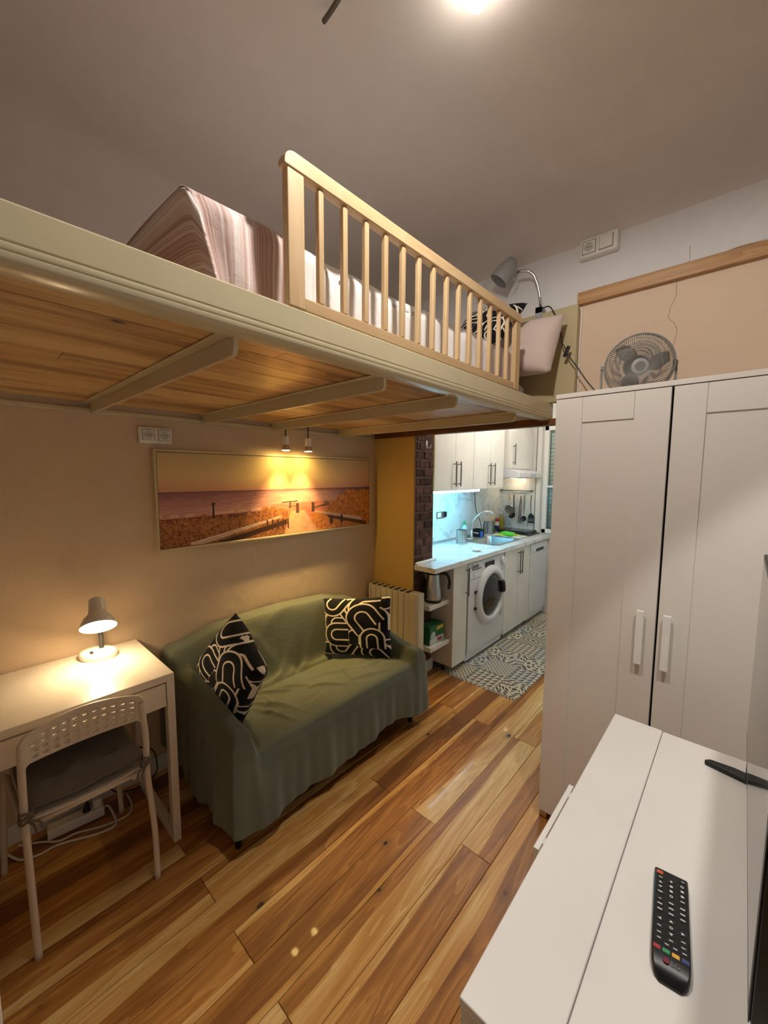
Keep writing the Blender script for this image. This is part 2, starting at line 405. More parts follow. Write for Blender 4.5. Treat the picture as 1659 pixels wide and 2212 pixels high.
def tilemat():
    """vinyl mat printed with a patchwork of encaustic-style tiles"""
    t = NT('patchwork_vinyl'); co_ = t.coord(); S_ = 1/.235
    sc2 = t.mapping(co_, (S_, S_, 1)); sp = t.n('ShaderNodeSeparateXYZ'); t.l(sc2, sp.inputs[0])
    fx = t.math('SUBTRACT', t.math('FRACT', sp.outputs[0]), .5); fy = t.math('SUBTRACT', t.math('FRACT', sp.outputs[1]), .5)
    cx = t.n('ShaderNodeCombineXYZ'); t.l(t.math('FLOOR', sp.outputs[0]), cx.inputs[0]); t.l(t.math('FLOOR', sp.outputs[1]), cx.inputs[1])
    wn = t.n('ShaderNodeTexWhiteNoise', noise_dimensions='2D'); t.l(cx.outputs[0], wn.inputs['Vector']); rnd = wn.outputs['Value']
    sc3 = t.n('ShaderNodeSeparateColor'); t.l(wn.outputs['Color'], sc3.inputs[0])
    ax = t.math('ABSOLUTE', fx); ay = t.math('ABSOLUTE', fy)
    r = t.math('SQRT', t.math('ADD', t.math('MULTIPLY', fx, fx), t.math('MULTIPLY', fy, fy))); mh = t.math('ADD', ax, ay); mx = t.math('MAXIMUM', ax, ay)
    def gt(a, b): return t.math('GREATER_THAN', a, b)
    pA = gt(t.math('MULTIPLY', t.math('SINE', t.math('MULTIPLY', mh, 32.0)), t.math('SINE', t.math('MULTIPLY', mx, 26.0))), .1)          # diamonds
    ang = t.math('ARCTAN2', fy, fx)
    pB = gt(t.math('ADD', t.math('SINE', t.math('MULTIPLY', r, 38.0)), t.math('MULTIPLY', t.math('COSINE', t.math('MULTIPLY', ang, 8.0)), .9)), .35)  # rosette
    sx4 = t.math('FRACT', t.math('MULTIPLY', fx, 5.0)); sy4 = t.math('FRACT', t.math('MULTIPLY', fy, 5.0))
    pC = gt(sx4, sy4)                                                                                                             # triangles
    pD = gt(t.math('MULTIPLY', t.math('SINE', t.math('MULTIPLY', fx, 40.0)), t.math('SINE', t.math('MULTIPLY', fy, 40.0))), .15)    # checks
    pE = gt(t.math('SINE', t.math('MULTIPLY', t.math('ADD', t.math('MULTIPLY', ax, ay), t.math('MULTIPLY', r, .25)), 130.0)), .0)
    def sel(lo, hi): return t.math('MULTIPLY', gt(rnd, lo), t.math('LESS_THAN', rnd, hi))
    tot = None
    for p, lo, hi in ((pA, -1, .2), (pB, .2, .45), (pC, .45, .62), (pD, .62, .8), (pE, .8, 2)):
        x = t.math('MULTIPLY', p, sel(lo, hi)); tot = x if tot is None else t.math('ADD', tot, x)
    light_ = t.ramp(sc3.outputs[1], [(.2, lin((214, 204, 180))), (.5, lin((226, 212, 182))), (.8, lin((204, 202, 192)))])
    dark_ = t.ramp(sc3.outputs[0], [(.1, lin((48, 56, 60))), (.4, lin((84, 98, 108))), (.65, lin((122, 114, 100))), (.9, lin((60, 66, 66)))])
    col = t.mix(tot, light_, dark_)
    edge = gt(mx, .485); col = t.mix(edge, col, lin((120, 120, 110)))
    return t.out(col, .4, 0, .4)
M['tile'] = tilemat()
def glassmat(name, tint=(1,1,1), rough=.02):
    t = NT(name); nz = t.noise(t.coord(), 3, 2)
    return t.out((*tint, 1), t.math('ADD', rough, t.math('MULTIPLY', nz, .02)), 0, .5, trans=1.0)

# ================================================================== STRUCTURE
XL, XR, YB, YE, YK, ZC = -2.19, 1.30, -1.50, 2.30, 4.50, 2.93     # left wall, right wall, back wall, end wall face, kitchen far wall, ceiling
XP = -1.785                                                     # face of the brick pier
# ---- floor with its planks
fl = MB().box(XL-.1, XR+.1, YB-.1, YK+.1, -.12, -.016).build('floor', M['mortar'], org=(0, 0, -.12)); struct(fl, 'varnished pine plank floor')
PW = .135; k0 = int((XL+.655)/PW)-1
for c in range(k0, 9):
    xa = -.655+c*PW; xb = xa+PW
    if xb <= XL or xa >= XR: continue
    xa, xb = max(xa, XL), min(xb, XR)
    sh = .56 if c % 2 == 0 else 1.37
    if c % 2 == 0: sh = 1.37-1.62*0+(.81 if False else -.81)
    ys = [YB]; y = sh-1.62*3
    while y < YK:
        if y > YB+.05: ys.append(y)
        y += 1.62
    ys.append(YK)
    for a, b in zip(ys[:-1], ys[1:]):
        g = .0009
        MB().box(xa+g, xb-g, a+g, b-g, -.018, 0).build('plank', M['floor'], fl, org=((xa+xb)/2, (a+b)/2, 0), bevel=.0012, seg=1)
# ---- left wall (lower cream zone and upper white zone meet at the loft)
wl = MB().box(XL-.12, XL, YB-.12, YK+.12, 0, 1.90).box(XL-.12, XL, YB-.12, YK+.12, 1.90, ZC+.02, m=1).build('wall_left', [M['wallL'], M['wallLu']], org=(XL, 0, 0)); struct(wl, 'long cream plaster wall behind the sofa')
wr = MB().box(XR, XR+.12, YB-.12, YK+.12, 0, ZC+.02).build('wall_right', M['wallE'], org=(XR, 0, 0)); struct(wr)
wb = MB().box(XL, XR, YB-.12, YB, 0, ZC+.02).build('wall_back', M['wallE'], org=(0, YB, 0)); struct(wb)
# ---- end wall: yellow pier, right part and head above the opening
YE2 = 2.54; XJ = -.78
py_ = MB().box(XL, XP-.004, YE, YE2, 0, 1.95).build('wall_pier', [M['wallY']], org=(XP, YE, 0)); struct(py_, 'yellow painted pier with a bare brick end')
we = MB().box(XJ, XR, YE, YE2, 0, 2.445).box(XL, XJ, YE, YE2, 2.0, 2.445, m=1).box(XL, XR, YE, YE2, 2.445, ZC+.02, m=1).build('wall_end', [M['wallP'], M['wallE']], org=(0, YE, 0)); struct(we, 'end wall, white above the wooden rail and peach below')
# bricks of the pier's end face
mb = MB().box(XP-.006, XP-.0035, YE+.006, YE2-.002, 0, 1.95).build('mortar_bed', M['mortar'], py_)
rng = random.Random(3); rowh = .0655; z = .105; r = 0
while z < 1.94:
    h = rowh-.011
    cuts = [YE+.012]
    y = YE+.012+(.05 if r % 2 else .10)+rng.uniform(-.012, .012)
    while y < YE2-.03: cuts.append(y); y += .125+rng.uniform(-.015, .015)
    cuts.append(YE2-.006)
    for a, b in zip(cuts[:-1], cuts[1:]):
        if b-a < .02: continue
        dz = rng.uniform(-.002, .002)
        MB().box(XP-.006, XP+rng.uniform(.000, .004), a+.005, b-.005, z+dz, z+h+dz).build('brick', M['brick'], py_, org=(XP, (a+b)/2, z), bevel=.004, seg=2)
    z += rowh; r += 1
struct(MB().box(XP+.0045, XP+.016, YE-.001, YE2+.002, 0, .095).build('baseboard_pier', M['white'], bevel=.002))
struct(MB().box(XL, XL+.014, YB, YE, 0, .085).build('baseboard_left', M['white'], bevel=.002))
struct(MB().box(XL+.014, XP-.004, YE-.014, YE, 0, .085).build('baseboard_end', M['white'], bevel=.002))
# yellow edge strip (ragged plaster edge along the bricks)
MB().prism([(XP-.004, YE-.001), (XP+.002, YE-.0005), (XP+.001, YE+.010), (XP-.004, YE+.012)], 'z', 0.095, 1.95).build('plaster_edge', M['mortar'], py_)
# ---- ceiling with a soft cove to the walls
def drop(d, R_=.18):
    return 0 if d >= R_ else R_-math.sqrt(max(0, R_*R_-(R_-d)**2))
def ticks(a, b):
    s_ = [a+.18*(1-math.cos(PI/2*i/9)) for i in range(10)]; e_ = [b-.18*(1-math.cos(PI/2*i/9)) for i in range(10)]
    n_ = max(2, int((b-a-.36)/.2)); mid = [a+.18+(b-a-.36)*i/n_ for i in range(1, n_)]
    return s_+mid+e_[::-1]
tx, ty = ticks(XL, XR), ticks(YB, YE); cb = MB()
def cz(x, y):
    return ZC-min(.18, math.hypot(drop(min(x-XL, XR-x)), drop(min(y-YB, YE-y))))
cb.grid(lambda u, v: (lambda x, y: (x, y, cz(x, y)))(tx[round(u*(len(tx)-1))], ty[round(v*(len(ty)-1))]), len(tx)-1, len(ty)-1, flip=True)
ce = cb.build('ceiling', M['ceil'], org=(0, 0, ZC), smooth=True); struct(ce, 'smooth white ceiling with rounded cove')
MB().box(XL-.1, XR+.1, YB-.1, YE+.1, ZC+.02, ZC+.1).build('slab', M['ceil'], ce)
# ---- kitchen shell
kc = MB().box(XL, XR, YE2, YK+.1, 2.45, 2.55).build('ceiling_kitchen', M['wallK'], org=(0, YE2, 2.45)); struct(kc)
XW0, XW1, ZW0, ZW1 = -1.675, -1.02, .915, 2.10       # window opening in the far wall
kw = MB()
kw.box(XL, XW0, YK, YK+.14, 0, 2.5).box(XW1, XR, YK, YK+.14, 0, 2.5).box(XW0, XW1, YK, YK+.14, 0, ZW0).box(XW0, XW1, YK, YK+.14, ZW1, 2.5)
kw = kw.build('wall_far', M['wallK'], org=(0, YK, 0)); struct(kw)
struct(MB().box(-.62, -.5, YE2, YK, 0, 2.45).build('wall_kitchen', M['wallK']))
wn_ = MB().box(XW0, XW0+.045, YK-.012, YK+.05, ZW0, ZW1).box(XW1-.045, XW1, YK-.012, YK+.05, ZW0, ZW1).box(XW0, XW1, YK-.012, YK+.05, ZW1-.05, ZW1).box(XW0, XW1, YK-.012, YK+.05, ZW0, ZW0+.045)
wn_ = wn_.build('window_1', M['white'], org=(XW0, YK, ZW0), bevel=.003); struct(wn_, 'kitchen window with lowered roller shutter')
M['slat'] = paint('shutter_slat', (226, 229, 214), .5, .04, 4)
z = ZW0+.05
slm = None
while z < ZW1-.06:
    MB().prism([(YK+.075, z), (YK+.066, z+.012), (YK+.066, z+.030), (YK+.075, z+.043), (YK+.084, z+.043), (YK+.084, z)], 'x', XW0+.046, XW1-.046).build('slat', M['slat'], wn_)
    z += .0445
def panemat():
    m = bpy.data.materials.new('window_pane'); m.use_nodes = True; t = m.node_tree; t.nodes.clear()
    o = t.nodes.new('ShaderNodeOutputMaterial'); mx = t.nodes.new('ShaderNodeMixShader'); tr = t.nodes.new('ShaderNodeBsdfTransparent'); gl_ = t.nodes.new('ShaderNodeBsdfGlossy'); lw = t.nodes.new('ShaderNodeFresnel')
    tr.inputs[0].default_value = (.90, .95, .95, 1); gl_.inputs['Roughness'].default_value = .03; lw.inputs['IOR'].default_value = 1.5
    t.links.new(lw.outputs[0], mx.inputs[0]); t.links.new(tr.outputs[0], mx.inputs[1]); t.links.new(gl_.outputs[0], mx.inputs[2]); t.links.new(mx.outputs[0], o.inputs[0]); return m
gl = panemat()
MB().box(XW0+.045, XW1-.045, YK+.020, YK+.024, ZW0+.045, ZW1-.05).build('pane', gl, wn_)
MB().box(XW0+.045, XW1-.045, YK+.005, YK+.04, 1.425, 1.447).build('sash_bar', M['white'], wn_)
# pilaster of boxed-in pipes left of the window
pil = MB().box(-1.82, -1.755, YK-.03, YK, .92, 2.45).box(-1.738, -1.690, YK-.05, YK, .92, 2.45); struct(pil.build('trim_2', M['wallK'], bevel=.003))
# wooden rail on the end wall
struct(MB().box(-.712, XR, YE-.026, YE, 2.445, 2.505).build('trim_1', M['trim'], bevel=.003), 'pine rail running along the end wall')
struct(MB().box(XL+.03, -.79, YE-.035, YE+.02, 1.836, 1.8715).build('trim_3', M['lintel'], bevel=.003), 'dark wooden lintel under the end of the loft')
# hairline cracks in the end wall
M['crack'] = paint('crack_line', (150, 126, 108), .9)
MB().tube([(x, YE-.0002, z) for x, z in ((-.254, 2.583), (-.25, 2.531), (-.252, 2.507))], .0009, 5).build('crack', M['crack'], we)
MB().tube([(x, YE-.0002, z) for x, z in ((-.293, 2.443), (-.292, 2.378), (-.311, 2.33), (-.317, 2.29), (-.292, 2.26), (-.278, 2.227), (-.283, 2.187), (-.293, 2.148))], .0010, 5).build('crack', M['crack'], we)

# ================================================================== LOFT PLATFORM
XF = -.82                                  # front face of the loft edge beam
loft = thing('loft_platform', 'cream painted loft platform with pine boards underneath', 'loft', (-1.5, 1.0, 1.82))
prof = [(XF-.050, 1.955), (XF-.004, 1.955), (XF, 1.951), (XF, 1.899), (XF-.0015, 1.8975), (XF-.0015, 1.8955), (XF+.0005, 1.894), (XF+.0015, 1.889), (XF+.0005, 1.885), (XF-.0012, 1.884), (XF-.0012, 1.8825), (XF+.0005, 1.881), (XF+.0005, 1.873), (XF-.003, 1.867), (XF-.009, 1.863), (XF-.05, 1.862)]
MB().prism(prof, 'y', YB+.002, YE-.003).build('edge_beam', M['cream'], loft, smooth=True, auto=35)
# pine boards, running the length of the loft
bx0, bx1 = XL+.018, XF-.051; nb = 14; bw_ = (bx1-bx0)/nb; rng = random.Random(5)
for i in range(nb):
    ys = [YB+.004]; y = YB+rng.uniform(.5, 1.5)
    while y < YE-.3: ys.append(y); y += rng.uniform(1.1, 1.7)
    ys.append(YE-.006)
    for a, b in zip(ys[:-1], ys[1:]):
        xa = bx0+i*bw_; MB().box(xa+.0006, xa+bw_-.0006, a+.0006, b-.0006, 1.872, 1.892).build('board', M['under'], loft, org=(xa+bw_/2, (a+b)/2, 1.872), bevel=.0014, seg=1)
# cross beams: painted angle irons with rounded ends
for yb in (-1.02, -.52, -.05, .449, .945, 1.368, 1.905):
    poly = [(XL+.004, 1.8715), (XL+.004, 1.823)]+[(XF-.041-.018+.018*math.sin(a), 1.823+.018-.018*math.cos(a)) for a in [PI/2*i/5 for i in range(6)]]+[(XF-.041, 1.8715)]
    b_ = MB().prism(poly, 'y', yb, yb+.012); b_.box(XL+.004, XF-.051, yb-.028, yb, 1.8655, 1.8715)
    b_.build('cross_beam', M['cream'], loft, bevel=.0025)
MB().box(XL+.001, XL+.021, YB+.003, YE-.04, 1.826, 1.846).build('wall_ledger', M['cream'], loft, bevel=.003)
# ---- board standing at the head of the bed
hb = MB().box(-2.15, -.700, 2.252, 2.297, 1.956, 2.443).build('headboard', M['creamm'], bevel=.004); tag(hb, 'plain cream board at the head of the loft bed', 'headboard')

# ---- wooden bed guard
guard = thing('bed_guard', 'birch wooden bed guard rail with round-topped slats on the loft edge', 'bed rail', (-.83, 1.2, 1.956))
gx0, gx1 = -.845, -.821
def post(y0, y1):
    return MB().box(gx0, gx1, y0, y1, 1.9565, 2.262).build('post', M['birchz'], guard, bevel=.004)
post(.570, .618); post(1.800, 1.848)
def topr():
    y0, y1, z0, z1, rr = .562, 1.856, 2.262, 2.300, .030
    poly = [(y0, z0), (y1, z0)]+[(y1-rr+rr*math.cos(a), z1-rr+rr*math.sin(a)) for a in [PI/2*i/6 for i in range(7)]]+[(y0+rr-rr*math.sin(a), z1-rr+rr*math.cos(a)) for a in [PI/2*i/6 for i in range(7)]]
    MB().prism(poly, 'x', gx0-.002, gx1+.002).build('top_rail', M['birch'], guard, bevel=.003)
topr()
MB().box(gx0+.003, gx1-.003, .6185, 1.7995, 1.957, 1.988).build('bottom_rail', M['birch'], guard, bevel=.003)
for i in range(14):
    yc = .672+i*.0812; s_ = .0085
    poly = [(yc-s_, 1.9885), (yc+s_, 1.9885), (yc+s_, 2.255), (yc+s_*.5, 2.2615), (yc-s_*.5, 2.2615), (yc-s_, 2.255)]
    MB().prism(poly, 'x', gx0+.004, gx1-.004).build('slat', M['birchz'], guard, org=(-.833, yc, 1.9885), bevel=.003)

# ---- mattress under a striped duvet
mt = MB().box(-1.98, -.955, .42, 2.245, 1.8935, 2.07).build('mattress', M['sheet'], bevel=.04, seg=4); tag(mt, 'rose sheeted mattress lying on the loft under the striped duvet', 'mattress')
def duvet():
    d = MB(); xf, xb = -.905, -2.02; zt, zb = 2.178, 1.925; y0, y1 = .385, 2.02
    rng_ = random.Random(2)
    ph = [rng_.uniform(0, 6) for _ in range(8)]
    def wr(y): return .006*math.sin(y*13+ph[0])+.004*math.sin(y*31+ph[1])
    path = []                      # cross-section x,z from front hem up over the top to the back hem
    rr = .06
    for i in range(12): path.append((xf, zb+(zt-rr-zb)*i/12))
    for i in range(13): a = PI/2*i/12; path.append((xf-rr+rr*math.cos(a), zt-rr+rr*math.sin(a)))
    for i in range(1, 18): path.append((xf-rr+(xb+rr-xf+rr)*i/18, zt+.012*math.sin(PI*i/18)))
    for i in range(13): a = PI/2*i/12; path.append((xb+rr-rr*math.sin(a), zt-rr+rr*math.cos(a)))
    for i in range(1, 8): path.append((xb, zt-rr+(zb-zt+rr)*i/7))
    n = len(path)-1
    def fn(u, v):
        y = y0+(y1-y0)*u; x, z = path[round(v*n)]
        front = 1-round(v*n)/24 if round(v*n) < 24 else 0
        x += (wr(y)+.004*math.sin(y*47+z*20+ph[2]))*(1 if z < zt-.02 else .3)
        z += .010*math.sin(y*4.2+ph[3])+.004*math.sin(y*19+x*9+ph[4]) if z > zt-rr else 0
        # near end leans outward at the foot like a turned-up corner
        lean = max(0, 1-(y-y0)/.10)
        y += .055*max(0, zt-z)/.2*lean
        return (x, y, z)
    d.grid(fn, 150, n, uv=True, flip=False)
    # stripes are driven by u: set u to the y distance
    nv = n+1
    d.uv = [((i//nv)/150*(y1-y0), (i % nv)/n*1.6) for i in range(151*nv)]
    # end face, stripes horizontal: u follows z
    base = len(d.v)
    def fe(u, v):
        x = xf+.003+(xb-xf-.006)*u; zz = zb+(zt+.004-zb)*v
        e = min(u, 1-u)*abs(xb-xf); rnd = math.sqrt(max(0, 1-max(0, (rr-e)/rr)**2))
        zz = zb+(zt-zb)*v*(1-.0*(1-rnd))-(1-rnd)*rr*v
        y = y0+.055*max(0, zt-zz)/.2-.045*math.sin(PI*min(1, v*1.0))*math.sin(PI*min(1, u*2.4))*(1-.4*v)
        return (x, y, zz+.012*math.sin(PI*u)*v)
    d.grid(fe, 40, 14, flip=False)
    d.uv += [(.02+(i % 15)/14*.26+.012*math.sin((i//15)/40*9), (i//15)/40) for i in range(41*15)]
    o = d.build('duvet', M['duvet'], smooth=True, solid=.006)
    tag(o, 'rose and white streaked duvet covering the loft bed', 'duvet')
duvet()

def pillow(name, corners, thick, mat, label, cat, n=30, pinch=.07, both=True, group=None, seed=1, wr=.0):
    """soft square cushion from four corner points (A,B,C,D around); front faces along (B-A)x(D-A)"""
    A, B, Cc, D = [Vector(c) for c in corners]; nrm = (B-A).cross(D-A).normalized(); rg = random.Random(seed); ph = [rg.uniform(0, 6) for _ in range(6)]
    mb_ = MB(); ctr = (A+B+Cc+D)/4
    def side(sg):
        def fn(u, v):
            a, b = 2*u-1, 2*v-1
            pa = a*(1-pinch*(1-b*b)); pb = b*(1-pinch*(1-a*a))
            U, V_ = (pa+1)/2, (pb+1)/2
            p = A*(1-U)*(1-V_)+B*U*(1-V_)+Cc*U*V_+D*(1-U)*V_
            h = max(0, (1-a**4)*(1-b**4))**.55*thick/2*(1+.05*math.sin(a*5+ph[0])*math.sin(b*4+ph[1]))
            e = max(abs(a), abs(b))
            h += wr*math.sin(9*a+7*b+ph[2])*math.sin(6*b-5*a+ph[3])*(1-e)
            return p+nrm*h*sg
        return fn
    mb_.grid(side(1), n, n, uv=True); 
    mb_.grid(side(-1), n, n, uv=True, flip=True)
    o = mb_.build(name, mat, smooth=True); 
    import bmesh
    bm = bmesh.new(); bm.from_mesh(o.data); bmesh.ops.remove_doubles(bm, verts=bm.verts, dist=.0004); bm.to_mesh(o.data); bm.free()
    return tag(o, label, cat, group)
pillow('pillow', [(-1.28, 2.125, 2.11), (-.765, 2.085, 2.075), (-.730, 2.165, 2.375), (-1.25, 2.175, 2.385)], .16, M['pillow'], 'pale rose pillow leaning on the headboard of the loft bed', 'pillow', pinch=.02, wr=.008)
pillow('cushion', [(-1.26, 1.86, 2.215), (-.945, 1.91, 2.235), (-.85, 1.985, 2.405), (-1.18, 2.00, 2.44)], .10, M['arch'], 'black and white arch patterned cushion lying on the loft bed', 'cushion', seed=3)

# ---- clip-on reading lamp
rl = thing('reading_lamp', 'silver grey clip-on reading lamp on the headboard', 'lamp', (-.90, 2.27, 2.443))
MB().box(-.918, -.882, 2.240, 2.251, 2.40, 2.475).box(-.918, -.882, 2.298, 2.2995, 2.42, 2.475).box(-.918, -.882, 2.240, 2.2995, 2.4435, 2.475).build('clamp', M['grey'], rl, bevel=.003)
pts = [(-.90, 2.268, 2.475), (-.905, 2.262, 2.54), (-.915, 2.25, 2.60), (-.93, 2.235, 2.648), (-.955, 2.22, 2.672), (-.985, 2.21, 2.678), (-1.012, 2.205, 2.680)]
MB().tube(pts, .0075, 10).build('arm', M['chrome'], rl, smooth=True)
ax = Vector((-.40, -.22, -.62)).normalized(); c0 = Vector((-1.035, 2.205, 2.755))
prof = [(.006, 0), (.022, .003), (.034, .014), (.042, .034), (.047, .060), (.050, .090), (.053, .125), (.0545, .135), (.051, .135), (.047, .10), (.044, .06), (.036, .02), (.01, .010)]
sh = MB().lathe(prof, c0, ax, 32).build('shade', M['grey'], rl, smooth=True)
MB().lathe([(.012, .03), (.020, .05), (.026, .075), (.024, .095), (.012, .108), (.001, .111)], c0, ax, 20).build('bulb', M['whitep'], sh, smooth=True)
MB().tube([(-1.012, 2.205, 2.680), (-1.008, 2.19, 2.655), (-1.018, 2.18, 2.635), (-1.03, 2.175, 2.625)], .003, 6).build('thumb_lever', M['chrome'], rl, smooth=True)
cd = thing('lamp_cord', 'black lamp cord with inline switch hanging beside the headboard', 'cord', (-.70, 2.2, 1.98))
def smooth_pts(p, n=6):
    p = [Vector(q) for q in p]; out = []
    for i in range(len(p)-1):
        a = p[max(0, i-1)]; b = p[i]; c = p[i+1]; d = p[min(len(p)-1, i+2)]
        for k in range(n):
            t = k/n; out.append(.5*((2*b)+(c-a)*t+(2*a-5*b+4*c-d)*t*t+(3*b-a-3*c+d)*t**3))
    return out+[p[-1]]
MB().tube(smooth_pts([(-.893, 2.236, 2.455), (-.856, 2.234, 2.463), (-.831, 2.232, 2.450), (-.805, 2.24, 2.40), (-.775, 2.243, 2.30), (-.756, 2.20, 2.249), (-.738, 2.2, 2.218), (-.719, 2.2, 2.175), (-.674, 2.2, 2.11), (-.627, 2.2, 2.036), (-.575, 2.2, 1.965), (-.54, 2.21, 1.90)]), .0032, 6).build('cable', M['black'], cd, smooth=True)
xf_ = Matrix.Translation((-.7285, 2.2, 2.197)) @ Matrix.Rotation(math.radians(23), 4, 'Y')
MB().box(-.0085, .0085, -.007, .007, -.028, .028, xf=xf_).build('switch', M['black'], cd, bevel=.004)
wc = MB().tube(smooth_pts([(-.70, 2.293, 2.436), (-.691, 2.293, 2.395), (-.690, 2.293, 2.348), (-.694, 2.293, 2.289), (-.694, 2.293, 2.207), (-.694, 2.293, 2.10), (-.694, 2.293, 1.95)]), .0035, 6).build('wall_cable', M['whitep'], smooth=True); tag(wc, 'white cable running down the peach wall beside the headboard', 'cable')
wc = MB().tube(smooth_pts([(-.24, YE-.006, 2.5095), (-.15, YE-.006, 2.5095), (-.083, YE-.006, 2.518), (0, YE-.006, 2.514), (.12, YE-.006, 2.5095), (XR-.01, YE-.006, 2.5095)]), .0035, 6).build('wall_cable', M['whitep'], smooth=True); tag(wc, 'thin grey-white cable lying along the top of the pine rail', 'cable')

# ================================================================== WALL SOCKETS
def schuko(root, c, nx, mat=None):
    """round socket insert; c centre on plate, nx outward normal axis"""
    ax = Vector(nx); c = Vector(c)
    p = MB().lathe([(.0205, 0), (.0205, .0030), (.0190, .0030), (.0180, .0004), (.0001, .0004)], c, ax, 24, cap0=False).build('socket_insert', M['sock'], root, smooth=True, auto=30)
    t_ = Vector((0, 0, 1)); s_ = ax.cross(t_)
    h = MB()
    for q in (-.0095, 0, .0095): h.lathe([(.0024, 0), (.0024, .0006)], c+s_*q+ax*.0004, ax, 10)
    h.build('pin_hole', M['black'], p)
    for sg in (1, -1): MB().box(-.0025, .0025, -.0025, .0025, -.003, .003, xf=Matrix.Translation(c+t_*sg*.0165+ax*.001)).build('earth_clip', M['steel'], p)
s1 = thing('wall_socket', 'white double wall socket above the beach picture', 'socket', (XL, .72, 1.70))
MB().box(XL, XL+.026, .635, .785, 1.705, 1.785).build('back_box', M['whitep'], s1, bevel=.008, seg=3)
for yc in (.675, .745):
    MB().box(XL+.026, XL+.031, yc-.030, yc+.030, 1.717, 1.776).build('frame', M['whitep'], s1, bevel=.002)
    MB().box(XL+.031, XL+.0325, yc-.026, yc+.026, 1.721, 1.772).build('shadow_gap', M['dgrey'], s1)
    MB().box(XL+.031, XL+.0335, yc-.0245, yc+.0245, 1.7225, 1.7705).build('cover', M['whitep'], s1, bevel=.001)
    schuko(s1, (XL+.0336, yc, 1.7465), (1, 0, 0))
s2 = thing('wall_socket', 'white surface box with one socket and one rocker switch on the end wall', 'socket', (-.62, YE, 2.66))
MB().box(-.708, -.535, YE-.040, YE, 2.662, 2.752).build('back_box', M['whitep'], s2, bevel=.006, seg=3)
for xc, sw in ((-.664, 0), (-.586, 1)):
    MB().box(xc-.031, xc+.031, YE-.0415, YE-.040, 2.676, 2.738).build('shadow_gap', M['dgrey'], s2)
    MB().box(xc-.029, xc+.029, YE-.046 if sw else YE-.0425, YE-.040, 2.678, 2.736).build('rocker' if sw else 'cover', M['whitep'], s2, bevel=.0015)
    if not sw: schuko(s2, (xc, YE-.0426, 2.707), (0, -1, 0))

